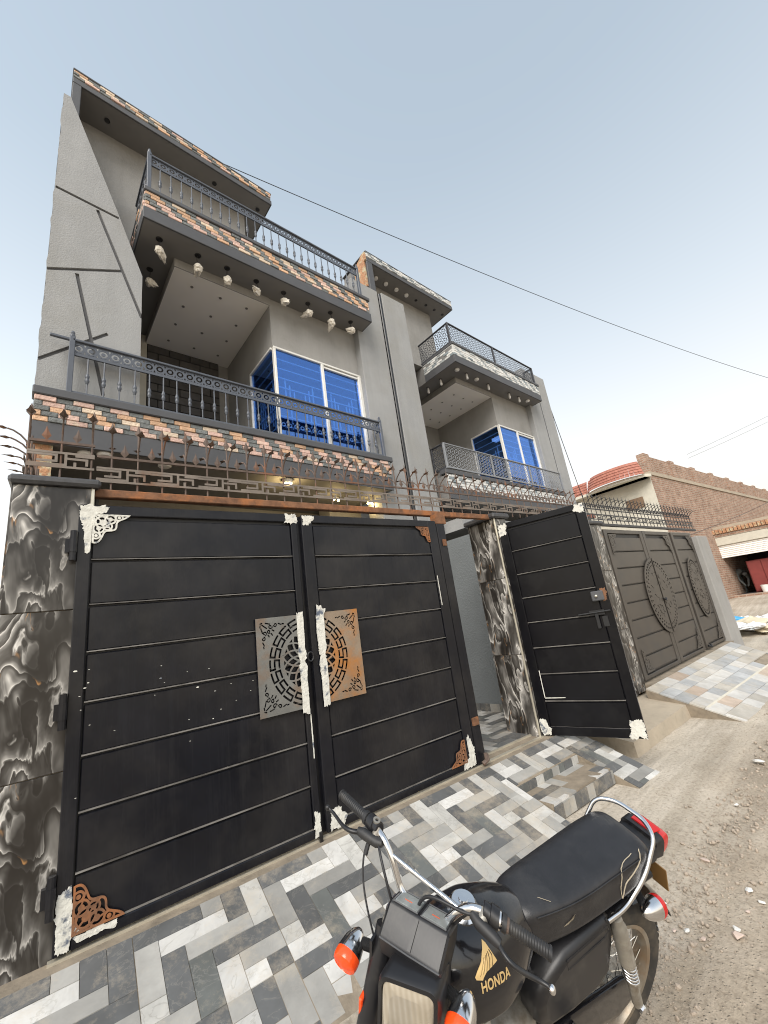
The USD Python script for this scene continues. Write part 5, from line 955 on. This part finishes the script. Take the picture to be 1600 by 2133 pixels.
def wheel(nm, fr, ax, R=.298, w=.042):
    ring = lambda prof, n=44: MB(fr).lathe(prof, lambda v: np.stack([v[:, 0] + ax[0], v[:, 2] + ax[1], v[:, 1] + ax[2]], 1), n)
    prof = [(R - .075, -w * .75), (R - .05, -w), (R - .022, -w * .95), (R - .006, -w * .6), (R, -w * .2), (R, w * .2), (R - .006, w * .6), (R - .022, w * .95), (R - .05, w), (R - .075, w * .75)]
    p = B.part(nm, ring(prof), m_tyre, smooth=35)
    tr = MB(fr)
    for i in range(60):
        a = 2 * PI * i / 60
        for s in (-1, 1):
            c = np.array([ax[0] + (R + .001) * math.cos(a + s * .02), ax[1] + s * .014, ax[2] + (R + .001) * math.sin(a + s * .02)]); tt = np.array([-math.sin(a), 0, math.cos(a)]); rr = np.array([math.cos(a), 0, math.sin(a)]); yy = np.array([0, 1.0, 0])
            q = []
            for h in (-.004, .005):
                for u, v in ((-1, -1), (1, -1), (1, 1), (-1, 1)): q.append(c + tt * u * .008 + yy * v * .011 + rr * h)
            tr.hexa(q)
    B.part('tread', tr, m_tyre, p)
    B.part('rim', ring([(R - .072, -.034), (R - .088, -.032), (R - .098, -.012), (R - .098, .012), (R - .088, .032), (R - .072, .034), (R - .078, .02), (R - .078, -.02), (R - .072, -.034)]), m_rim, p, smooth=35)
    B.part('hub', ring([(0, -.055), (.055, -.05), (.06, -.03), (.035, -.02), (.035, .02), (.06, .03), (.055, .05), (0, .055)], 20), m_alu, p, smooth=35)
    sp = MB(fr)
    for i in range(36):
        a = 2 * PI * i / 36; b = a + (.45 if i % 4 < 2 else -.45); y = .04 * (1 if i % 2 else -1)
        sp.tube([(ax[0] + .055 * math.cos(b), ax[1] + y, ax[2] + .055 * math.sin(b)), (ax[0] + (R - .09) * math.cos(a), ax[1] + y * .2, ax[2] + (R - .09) * math.sin(a))], .0016, 4)
    B.part('spokes', sp, m_chrome, p); return p
wheel('rear_wheel', bw, (-.88, .02, .245), R=.308); wheel('front_wheel', bs, (.35, 0, .30), R=.308, w=.036)
# fenders
def fender(fr, ax, R, w, a0, a1, nm, m):
    rings = []
    for a in np.linspace(a0, a1, 22):
        r = []
        for t_ in np.linspace(-1, 1, 9): r.append((ax[0] + (R + .02 * (1 - t_ * t_)) * math.cos(a), ax[1] + w * t_, ax[2] + (R + .02 * (1 - t_ * t_)) * math.sin(a)))
        for t_ in np.linspace(1, -1, 9): r.append((ax[0] + (R - .004 + .02 * (1 - t_ * t_)) * math.cos(a), ax[1] + w * t_ * .97, ax[2] + (R - .004 + .02 * (1 - t_ * t_)) * math.sin(a)))
        rings.append(np.array(r))
    B.part(nm, MB(fr).loft(rings), m, smooth=40)
fender(bs, (.35, 0, .30), .345, .055, .25, 2.6, 'front_fender', m_bblack)
fender(bw, (-.88, .02, .26), .35, .07, .9, 2.62, 'rear_fender', m_bblack)
for s in (-1, 1):
    B.part('fork_leg', lp(bs).tube([(.03, s * .085, .88), (.22, s * .085, .52)], .0165, 12).tube([(.22, s * .085, .53), (.345, s * .085, .30)], .024, 12), m_alu if s > 0 else m_alu, smooth=40)
    B.part('fork_reflector', lp(bs).cbox(.115, .150, s * .105 - .006, s * .105 + .006, .64, .735, .003), m_orange)
    B.part('fork_cover', lp(bs).tube([(.045, s * .085, .87), (.145, s * .085, .66)], .029, 12), m_bplast, smooth=40)
# frame, engine, exhaust
B.part('frame', lp().tube([(.0, 0, .86), (-.05, 0, .58), (-.12, 0, .34), (-.2, 0, .25)], .017, 8).tube([(-.02, 0, .80), (-.35, 0, .70), (-.70, .08, .68), (-1.0, .09, .70)], .016, 8).tube([(-.35, 0, .70), (-.70, -.08, .68), (-1.0, -.09, .70)], .016, 8).tube([(-.35, .05, .70), (-.45, .07, .45), (-.42, .08, .26)], .015, 8).tube([(-.45, .07, .42), (-.68, .09, .66)], .012, 8), m_bblack, smooth=40)
eng = lp().loft([ell(.05, .08, 4, 20, 0, .32, -.10), ell(.10, .12, 4, 20, 0, .32, -.14), ell(.115, .13, 3.5, 20, 0, .33, -.28), ell(.11, .12, 3.5, 20, 0, .33, -.40), ell(.06, .08, 4, 20, 0, .33, -.46)])
e = B.part('engine', eng, m_alu, smooth=40)
for i in range(8): B.part('cylinder_fin', lp().cbox(-.225, -.075, -.085, .085, .455 + i * .024, .465 + i * .024, .004), m_alu, e)
B.part('cylinder', lp().cbox(-.20, -.10, -.06, .06, .43, .66, .01), m_alu, e)
B.part('engine_cover', lp().lathe([(0, .15), (.07, .148), (.085, .135), (.09, .10)], lambda v: np.stack([v[:, 0] - .33, v[:, 2], v[:, 1] + .33], 1), 24), m_alu, e, smooth=40)
B.part('exhaust', lp().tube([(-.06, -.03, .55), (.02, -.07, .48), (-.02, -.12, .26), (-.2, -.15, .22), (-.5, -.16, .24), (-.95, -.17, .30)], [.017, .017, .017, .02, .036, .038], 12), m_chrome, smooth=40)
B.part('swing_arm', lp().tube([(-.45, .07, .30), (-.88, .075, .25)], .016, 8).tube([(-.45, -.07, .30), (-.88, -.075, .25)], .016, 8), m_bblack, smooth=40)
B.part('chain_case', lp().loft([ell(.012, .045, 4, 16, .085, .30, -.42), ell(.014, .06, 4, 16, .085, .30, -.55), ell(.014, .075, 4, 16, .085, .26, -.86), ell(.012, .05, 3, 16, .085, .26, -.95)]), m_bblack, smooth=40)
B.part('side_stand', lp().tube([(-.32, .10, .22), (-.36, .24, .06), (-.37, .28, -.03)], .009, 6), m_bblack)
for s in (-1, 1): 
    B.part('foot_peg', lp().tube([(-.33, s * .10, .25), (-.33, s * .26, .25)], .019, 10), m_rub, smooth=40)
    pg = B.part('pillion_peg', lp().tube([(-.58, s * .10, .33), (-.60, s * .16, .31)], .011, 8).cbox(-.63, -.575, s * .16, s * .27, .30, .33, .006), m_rub)
    rb = lp()
    for k in range(6): rb.box(-.632, -.573, s * .17 + s * k * .016, s * .178 + s * k * .016, .328, .335)
    B.part('peg_rubber', rb, m_rub, pg)
# tank
TX = [(.005, .040, .78, .69), (-.015, .085, .822, .66), (-.06, .126, .845, .64), (-.12, .150, .855, .63), (-.20, .156, .855, .625), (-.28, .140, .843, .635), (-.35, .110, .822, .66), (-.395, .082, .800, .69), (-.41, .04, .785, .72)]
tx = np.array(TX); P_T = 2.15; ZF = .20
def tank_at(x): return [np.interp(-x, -tx[:, 0], tx[:, i]) for i in (1, 2, 3)]
from scipy.interpolate import PchipInterpolator
ti = [PchipInterpolator(-tx[:, 0], tx[:, i]) for i in (1, 2, 3)]
xs = np.concatenate([[.005, .0, -.007], np.linspace(-.015, -.395, 26), [-.403, -.41]])
rings = []
for x in xs:
    w, zt, zb = (float(f_(-x)) for f_ in ti); zc = zb + (zt - zb) * ZF; r = ell(w, 1, P_T, 48, 0, 0, x); r[:, 2] = np.where(r[:, 2] > 0, zc + r[:, 2] * (zt - zc), zc + r[:, 2] * (zc - zb)); rings.append(r)
tk = B.part('fuel_tank', lp().loft(rings), m_bblack, smooth=60)
def tank_y(x, z):
    w, zt, zb = (float(f_(-x)) for f_ in ti); zc = zb + (zt - zb) * ZF; u = (z - zc) / ((zt - zc) if z > zc else (zc - zb)); return w * max(0, 1 - min(1, abs(u)) ** P_T) ** (1 / P_T)
capm = lambda v: np.stack([v[:, 0] - .165, v[:, 1], v[:, 2] + .845], 1)
cp = B.part('fuel_cap', lp().lathe([(.052, -.005), (.052, .008), (.044, .014), (.042, .028), (.036, .034), (0, .036)], capm, 24), m_chrome, tk, smooth=40)
B.part('key_cover', lp().lathe([(.016, .036), (.015, .043), (0, .044)], capm, 14), m_chrome, cp, smooth=40)
def on_tank(tri, x0, z0, off=.0012):
    v = np.asarray(tri.vertices); o = []
    for a, b, c in v: x, z = x0 - a, z0 + b; o.append((x, tank_y(x, z) + off + c * .5, z))
    return MB(bw).add(o, tri.faces[:, ::-1])
tm_ = meshkit.text_mesh('HONDA', .021, .002, True).subdivide(); B.part('badge_letters', on_tank(tm_, -.127, .749), m_gold, tk)
wing = Polygon([(.0, .018), (-.002, .030), (.006, .048), (.022, .075), (.036, .115), (.044, .142), (.050, .128), (.056, .10), (.062, .072), (.066, .052), (.058, .046), (.044, .038), (.030, .030), (.020, .014), (.016, .004)])
for k in range(5): wing = wing.difference(LineString([(.012 + k * .0095, .022 + k * .004), (.020 + k * .009, .046 + k * .009), (.034 + k * .0045, .088 + k * .004)]).buffer(.0011))
wing = affinity.scale(wing, 1.2, .42, origin=(0, 0))
for g in getattr(wing, 'geoms', [wing]):
    if g.area > 1e-6: B.part('badge_wing', on_tank(trimesh.creation.extrude_polygon(g.segmentize(.008), .002, engine='earcut'), -.118, .772), m_gold, tk)
# seat
def seat_ring(x, w, zt, zb, p=5.2, n=44):
    r = ell(w, 1, p, n, 0, 0, x); zc = zb + (zt - zb) * .45; r[:, 2] = np.where(r[:, 2] > 0, zc + r[:, 2] * (zt - zc), zc + r[:, 2] * (zc - zb))
    r[:, 2] += np.where(r[:, 2] > zc, -.008 * (r[:, 1] / w) ** 2, 0); r[:, 1] *= 1 + .10 * np.clip((zc - r[:, 2]) / (zc - zb), 0, 1); return r
SX_ = np.array([(-.355, .060, .785, .735), (-.37, .078, .806, .700), (-.42, .092, .812, .688), (-.52, .106, .812, .686), (-.62, .114, .818, .692), (-.72, .118, .830, .702), (-.84, .121, .842, .718), (-.92, .118, .846, .735), (-.965, .104, .838, .752), (-.982, .078, .82, .77)])
si = [PchipInterpolator(-SX_[:, 0], SX_[:, i]) for i in (1, 2, 3)]
sx = np.concatenate([[-.355, -.362], np.linspace(-.37, -.92, 30), [-.935, -.95, -.965, -.975, -.982]])
st_ = B.part('seat', lp().loft([seat_ring(x, *(float(f_(-x)) for f_ in si)) for x in sx]), m_seat, smooth=60)
def seat_side(x, z, off=.001):
    w, zt, zb = (float(f_(-x)) for f_ in si); zc = zb + (zt - zb) * .45; u = (z - zc) / ((zt - zc) if z > zc else (zc - zb)); y = w * max(0, 1 - min(.999, abs(u)) ** 5.2) ** (1 / 5.2); return (x, y * (1 + .10 * max(0, (zc - z) / (zc - zb))) + off, z)
rs = random.Random(4)
seam = [seat_side(x, z, .002) for x, z in ((-.775, .735), (-.772, .76), (-.775, .785), (-.778, .805), (-.78, .822))]
def jag(pts, a): return [tuple(np.array(q) + [rs.uniform(-a, a), rs.uniform(0, a), rs.uniform(-a, a)]) for q in pts]
def dens(pts, n): P = np.array(pts); u = np.linspace(0, len(P) - 1, n); return np.stack([np.interp(u, np.arange(len(P)), P[:, i]) for i in range(3)], 1)
B.part('torn_edge', lp().tube(jag(dens(seam + [(-.80, .104, .834), (-.86, .098, .842)], 26), .0016), .0015, 5), m_foam, st_)
B.part('torn_edge', lp().tube(jag(dens([seat_side(x, z, .003) for x, z in ((-.775, .735), (-.80, .775), (-.85, .80), (-.885, .825))] + [(-.905, .098, .842)], 22), .0014), .0019, 5), m_foam, st_)
B.part('torn_edge', lp().tube(jag(dens([(-.362, .06, .792), (-.366, .035, .800), (-.368, .0, .803), (-.366, -.035, .800), (-.362, -.055, .794)], 18), .0016), .0018, 5), m_foam, st_)
B.part('seat_piping', lp().tube(dens([seat_side(x, float(si[1](-x)) - .020, .0012) for x in np.linspace(-.40, -.90, 12)], 30), .0022, 6), m_seat, st_, smooth=True)
for q in ((-.44, .155), (-.62, .10), (-.70, .05)): B.part('scratch', lp().tube([(q[0], q[1] * .5 - .03, float(si[1](-q[0])) - .002), (q[0] - .03, q[1] * .5, float(si[1](-q[0] + .03)) - .003)], .0008, 4), m_foam, st_)
B.part('seat_bead', lp().tube(dens([seat_side(x, float(si[2](-x)) + .006, .002) for x in np.linspace(-.37, -.78, 9)], 20), .0035, 6), m_rub, st_, smooth=True)
sc = Polygon([(0, 0), (.012, .006), (.03, .012), (.05, .03), (.044, .012), (.02, .002)])
tri = trimesh.creation.extrude_polygon(sc.segmentize(.01), .001, engine='earcut')
B.part('seat_scuff', MB(bw).add([seat_side(-.50 - a, .735 + b * .9, .0025) for a, b, c in tri.vertices], tri.faces[:, ::-1]), m_foam, st_)
# side covers
for s in (1, -1):
    C_ = []
    for y, g in ((.05, 1.0), (.103, 1.0), (.122, .93), (.127, .80)):
        o = np.array([(-.375, .53), (-.40, .585), (-.50, .652), (-.70, .688), (-.735, .665), (-.75, .58), (-.745, .47), (-.70, .435), (-.55, .42), (-.42, .43), (-.385, .47)]); c = o.mean(0); o = c + (o - c) * g
        o = np.array(Polygon(o).segmentize(.03).exterior.coords)[:-1] if False else o
        C_.append(np.stack([o[:, 0], np.full(len(o), y * s), o[:, 1]], 1))
    cv = B.part('side_cover', lp().loft(C_[::1] if s > 0 else [c[::-1] for c in C_]), m_bplast, smooth=50)
    if s > 0:
        B.part('side_cover_rib', lp().tube([(-.50, .123, .632), (-.70, .123, .658), (-.712, .123, .645)], .006, 6).tube([(-.50, .123, .632), (-.51, .125, .60), (-.69, .127, .625), (-.712, .123, .645)], .004, 6), m_bplast, cv)
# shocks
for s in (1, -1):
    a, b = np.array([-.752, s * .125, .668]), np.array([-.868, s * .155, .30]); d = b - a
    sh = B.part('shock_absorber', lp().tube([a, a + d * .08, a + d * .10, a + d * .50, a + d * .52], [.018, .022, .027, .027, .024], 16), m_alu, smooth=40)
    q = [a + d * (.48 + .20 * i / 60) + np.array([math.cos(i * 2 * PI / 11) * .024, math.sin(i * 2 * PI / 11) * .024 * s, 0]) for i in range(61)]
    B.part('spring', lp().tube(q, .0045, 6), m_spring, sh, smooth=True)
    B.part('damper_rod', lp().tube([a + d * .5, a + d * .66], .012, 10).tube([a + d * .66, a + d * .95, b], [.019, .019, .014], 12), m_alu, sh, smooth=40)
    B.part('shock_nut', lp().lathe([(0, .022), (.014, .022), (.016, .015), (.016, -.005)], lambda v: np.stack([v[:, 0] + b[0], v[:, 2] * s + b[1], v[:, 1] + b[2]], 1), 8), m_chrome, sh)
# grab rail, tail
def smooth_path(P, n=60):
    from scipy.interpolate import CubicSpline
    P = np.array(P, float); d = np.r_[0, np.cumsum(np.linalg.norm(np.diff(P, axis=0), axis=1))]; return CubicSpline(d, P)(np.linspace(0, d[-1], n))
def round_path(P, r=.04, n=6):
    P = [np.array(p, float) for p in P]; out = [P[0]]
    for a, b, c in zip(P[:-2], P[1:-1], P[2:]):
        u, v = a - b, c - b; lu, lv = np.linalg.norm(u), np.linalg.norm(v); q = min(r, lu * .45, lv * .45); s0, s1 = b + u / lu * q, b + v / lv * q
        for t_ in np.linspace(0, 1, n): out.append((1 - t_) ** 2 * s0 + 2 * t_ * (1 - t_) * b + t_ * t_ * s1)
    return out + [P[-1]]
B.part('grab_rail', lp().tube(round_path([(-.70, .128, .680), (-.80, .130, .690), (-.905, .130, .765), (-.985, .108, .865), (-1.012, .05, .885), (-1.005, -.06, .885), (-.955, -.122, .872), (-.90, -.13, .765), (-.78, -.13, .69)], .05), .0085, 12), m_chrome, smooth=40)
tl = B.part('tail_lamp', lp().loft([ell(.076, .045, 5, 24, 0, .745, -1.07), ell(.079, .048, 5, 24, 0, .745, -1.115)]), m_bplast, smooth=40)
B.part('tail_lens', lp().loft([ell(.074, .044, 5, 24, 0, .745, -1.116), ell(.070, .042, 5, 24, 0, .745, -1.145), ell(.066, .034, 5, 24, 0, .745, -1.165)]), m_red, tl, smooth=40)
B.part('tail_bracket', lp().loft([ell(.075, .03, 4, 16, 0, .72, -.96), ell(.08, .04, 4, 16, 0, .735, -1.07)]), m_bplast, tl, smooth=40)
B.part('tail_top_lens', lp().loft([ell(.045, .004, 4, 16, 0, .793, -1.09), ell(.05, .004, 4, 16, 0, .793, -1.135)]), m_red, tl, smooth=40)
B.part('number_plate', lp().hexa([(-1.15, -.09, .56), (-1.15, .09, .56), (-1.145, .09, .56), (-1.145, -.09, .56), (-1.12, -.09, .66), (-1.12, .09, .66), (-1.115, .09, .66), (-1.115, -.09, .66)]), mat('plate_yellow_brown', (.20, .11, .035), .5))
def indicator(nm, fr, c, r, lens, s, fwd_, stalk0, lab):
    """chrome bowl with round lens facing fwd_ (+1 ahead, -1 behind) on a ribbed stalk"""
    c = np.array(c); tl_ = .26 if fwd_ > 0 else .1; ct, st2 = math.cos(tl_), math.sin(tl_); ax = lambda v: np.stack([c[0] + fwd_ * (v[:, 2] * ct + v[:, 1] * st2), c[1] + v[:, 0], c[2] + v[:, 1] * ct - v[:, 2] * st2], 1)
    p = B.part(nm, MB(fr).lathe([(0, -.064), (r * .30, -.061), (r * .62, -.048), (r * .86, -.026), (r * .98, -.002), (r, .006), (r * .9, .006)], ax, 28), m_chrome, smooth=50)
    B.part('lens', MB(fr).lathe([(r * .985, .006), (r * 1.0, .012), (r * .99, .022), (r * .93, .030), (r * .80, .033), (r * .79, .0318), (r * .62, .0345), (r * .61, .0335), (r * .42, .0365), (r * .41, .0355), (r * .2, .038), (0, .0385)], ax, 28), lens, p, smooth=30)
    a, b = np.array(stalk0), c + [-fwd_ * .034, -s * r * .5, .01]; st = MB(fr); 
    n = 15; P = [a + (b - a) * i / (n * 2) for i in range(n * 2 + 1)]; st.tube(P, [.0155 if i % 2 else .012 for i in range(n * 2 + 1)], 12)
    B.part('stalk', st, m_rub, p); return p
indicator('front_indicator', bs, (.095, -.180, .773), .039, m_orange, -1, 1, (.06, -.09, .80), '')
indicator('front_indicator', bs, (.092, .168, .794), .039, m_orange, 1, 1, (.06, .10, .81), '')
indicator('rear_indicator', bw, (-.955, .138, .624), .038, m_red, 1, -1, (-.93, .09, .65), '')
indicator('rear_indicator', bw, (-.985, -.158, .628), .038, m_red, -1, -1, (-.93, -.09, .65), '')
# headlight
def rrect(x, w, h, zc, r=.03, n=6, yc=0.0):
    out = []
    for sy, sz, a0 in ((1, 1, 0), (-1, 1, PI / 2), (-1, -1, PI), (1, -1, 1.5 * PI)):
        for a in np.linspace(a0, a0 + PI / 2, n): out.append((x, yc + sy * (w - r) + r * math.cos(a), zc + sz * (h - r) + r * math.sin(a)))
    return np.array(out)
HZ = .785
h0 = lp(bl).loft([rrect(.02, .055, .055, HZ, .03), rrect(.06, .082, .082, HZ, .03), rrect(.12, .093, .092, HZ, .03), rrect(.168, .097, .095, HZ, .032), rrect(.182, .092, .090, HZ, .03)], cap=False)
h0.loft([rrect(.182, .092, .090, HZ, .03), rrect(.184, .082, .080, HZ, .024), rrect(.172, .079, .077, HZ, .022)], cap=False)
hd = B.part('headlight', h0, m_bplast, smooth=40)
B.part('reflector', lp(bl).loft([rrect(.172, .079, .077, HZ, .022), rrect(.12, .060, .058, HZ, .03), rrect(.10, .02, .02, HZ, .015)]), m_refl, hd, smooth=50)
B.part('bulb', lp(bl).lathe([(0, .0), (.012, .0), (.013, .03), (.009, .042), (0, .045)], lambda v: np.stack([v[:, 2] + .10, v[:, 0], v[:, 1] + HZ], 1), 12), m_alu, hd, smooth=True)
B.part('head_lens', lp(bl).loft([rrect(.174, .080, .078, HZ, .022), rrect(.182, .077, .075, HZ, .022), rrect(.186, .055, .053, HZ, .03)]), m_lens, hd, smooth=50)
# instrument cluster
CP = [(-.028, .860), (-.034, .900), (-.030, .908), (.036, .932), (.046, .930), (.100, .888), (.105, .878), (.094, .826), (.082, .818), (.020, .822)]
def prof_ring(y, k):
    c = np.array([.035, .875]); return np.array([(c[0] + (x - c[0]) * k, y, c[1] + (z - c[1]) * k) for x, z in CP])
cl_ = B.part('instrument_cluster', lp(bc).loft([prof_ring(-.100, .90), prof_ring(-.093, 1.0), prof_ring(.093, 1.0), prof_ring(.100, .90)]), m_bplast, smooth=30)
topz = lambda x: .908 + (x + .030) * (.024 / .066)
for a, b in ((-.086, -.006), (.006, .086)):
    f_ = lp(bc).hexa([(-.028, a, topz(-.028) - .002), (.034, a, topz(.034) - .002), (.034, b, topz(.034) - .002), (-.028, b, topz(-.028) - .002), (-.024, a + .003, topz(-.028) + .005), (.031, a + .003, topz(.034) + .005), (.031, b - .003, topz(.034) + .005), (-.024, b - .003, topz(-.028) + .005)])
    B.part('dial_glass', f_, mat('dial_glass', (.24, .255, .25), .10, var=.3, scale=30, coat=.8), cl_)
    B.part('dial_rim', lp(bc).tube([(-.029, a, topz(-.029) + .003), (.035, a, topz(.035) + .003), (.035, b, topz(.035) + .003), (-.029, b, topz(-.029) + .003), (-.029, a, topz(-.029) + .003)], .0022, 5), m_char, cl_)
    B.part('dial_needle', lp(bc).box(.0085, .0100, a + .025, b - .03, topz(.01) + .0058, topz(.01) + .0064), m_orange, cl_)
B.part('cluster_seam', lp(bc).tube([(.1035, -.096, .8815), (.1055, 0, .8815), (.1035, .096, .8815)], .0022, 6), m_char, cl_)
B.part('cluster_rib', lp(bc).hexa([(.046, -.006, .9295), (.046, .006, .9295), (.1005, .006, .8875), (.1005, -.006, .8875), (.048, -.005, .9325), (.048, .005, .9325), (.1025, .005, .8905), (.1025, -.005, .8905)]), m_bplast, cl_)
B.part('headlight_bracket', lp(bs).box(.02, .10, -.108, -.100, .74, .86).box(.02, .10, .100, .108, .74, .86).box(.05, .075, -.10, .10, .80, .83), m_bplast)
B.part('top_yoke', lp(bs).loft([ell(.105, .012, 4, 20, 0, .872, -.045), ell(.11, .014, 4, 20, 0, .872, .0), ell(.10, .012, 4, 20, 0, .872, .03)]).lathe([(0, .90), (.018, .898), (.02, .885), (.02, .86)], lambda v: v + [-.012, 0, 0], 14), m_chrome, smooth=40)
# handlebar
half = [(-.012, .045, .905), (-.016, .075, .92), (-.028, .118, .985), (-.036, .150, 1.012), (-.056, .20, 1.012), (-.094, .372, .992)]
bar = round_path([(x, -y, z) for x, y, z in half[::-1]] + half, .045)
hb = B.part('handlebar', lp(bh).tube(bar, .0112, 14), m_chrome, smooth=50)
B.part('crossbar', lp(bh).tube([(-.030, -.122, .988), (-.030, .122, .988)], .0068, 10), m_chrome, hb, smooth=50)
for s in (1, -1):
    a, b = np.array([-.064, s * .238, 1.008]), np.array([-.0955, s * .380, .991]); d = (b - a) / np.linalg.norm(b - a); n = 18
    gp = B.part('grip', lp(bh).tube([a + (b - a) * i / (2 * n) for i in range(2 * n + 1)], [.0165 if i % 2 else .0152 for i in range(2 * n + 1)], 14).tube([a - d * .002, a + d * .012], .021, 16).tube([b - d * .006, b + d * .001], .0175, 14), m_rub, hb, smooth=30)
    if s > 0: B.part('grip_collar', lp(bh).tube([a - d * .042, a - d * .040, a - d * .006, a - d * .004], [.019, .022, .022, .019], 16), m_chrome, hb, smooth=40); B.part('grip_wear', lp(bh).tube([a + d * .005, a + d * .02], .0172, 14), m_rustp, hb)
    B.part('switch_housing', lp(bh).tube([a - d * .060, a - d * .058, a - d * .040, a - d * .038, a - d * .012, a - d * .010], [.018, .022, .022, .026, .026, .020], 16), m_bplast if s < 0 else m_bplast, hb, smooth=30)
    pv = np.array([-.028, s * .185, 1.004]); tip = np.array([-.026, s * .395, .980])
    B.part('lever_perch', lp(bh).tube([(-.052, s * .188, 1.012), pv], [.017, .013], 12), m_alu, hb, smooth=40)
    B.part('lever_boot', lp(bh).tube([pv + [.0, -s * .030, .0], pv + [.006, -s * .01, -.004], pv + [.010, s * .04, -.006], pv + [.012, s * .062, -.008]], [.011, .016, .016, .012], 12), m_rub, hb, smooth=40)
    B.part('lever', lp(bh).tube(smooth_path([pv + [.012, s * .055, -.008], pv + [.030, s * .10, -.012], (-.008, s * .32, .984), tip], 16), np.linspace(.0075, .0055, 16), 8).add(trimesh.creation.icosphere(2, .0095).vertices + tip, trimesh.creation.icosphere(2, .0095).faces), m_bplast, hb, smooth=True)
    if s > 0: B.part('lever_tip', lp(bh).add(trimesh.creation.icosphere(2, .0102).vertices + tip, trimesh.creation.icosphere(2, .0102).faces), m_chrome, hb, smooth=True)
B.part('mirror_boss', lp(bh).lathe([(.007, .0), (.013, .0), (.013, .026), (.006, .026), (.006, .01)], lambda v: v + [-.056, -.196, 1.012], 14), m_alu, hb, smooth=30)
B.part('cable', lp(bh).tube(smooth_path([(-.020, -.165, 1.0), (.012, -.13, .985), (.028, -.09, .93), (.02, -.07, .86)], 30), .0045, 8), m_cable, smooth=True)
B.part('cable', lp(bh).tube(smooth_path([(-.02, -.205, .99), (.02, -.20, .93), (.055, -.16, .87), (.07, -.115, .80)], 30), .0032, 8).tube([(-.02, -.203, .985), (.0, -.203, .955)], .007, 8), m_cable, smooth=True)
B.part('cable', lp(bh).tube(smooth_path([(-.028, .155, 1.002), (-.01, .10, 1.0), (.0, .03, .985), (.0, .0, .94), (.01, -.01, .87)], 30), .0045, 8), m_cable, smooth=True)
B.part('cable', lp(bh).tube(smooth_path([(-.046, .20, .998), (-.04, .14, .985), (-.026, .10, .935), (-.02, .05, .90), (.02, .04, .84)], 30), .006, 8), m_cable, smooth=True)
B.part('wiring_loom', lp(bh).tube(smooth_path([(.045, -.03, .83), (.02, -.05, .80), (.03, .02, .77)], 20), .009, 8), m_cable, smooth=True)
# ---------------------------------------------------------------- wires
wire('overhead_wire', (1.86, 7.05, 12.30), (30, .2, 10.85), .5, .0095, 'long black wire sagging across the sky from the near roof')
wire('power_line', (30, 5.5, 9.1), (60, -6, 20.0), .3, .009, 'upper thin power line at the right edge of the sky')
wire('power_line', (30, 5.5, 8.85), (60, -6, 19.3), .3, .009, 'lower thin power line at the right edge of the sky')
wire('service_wire', (13.86, 5.87, 8.3), (15.5, 6.2, 4.2), .12, .012, 'thin pale wire dropping from the far house to the red roof')
wire('brick_wall_wire', (21.5, 5.3, 3.5), (44, 3.2, 7.2), .15, .012, 'dark wire crossing the brick wall above the shop')
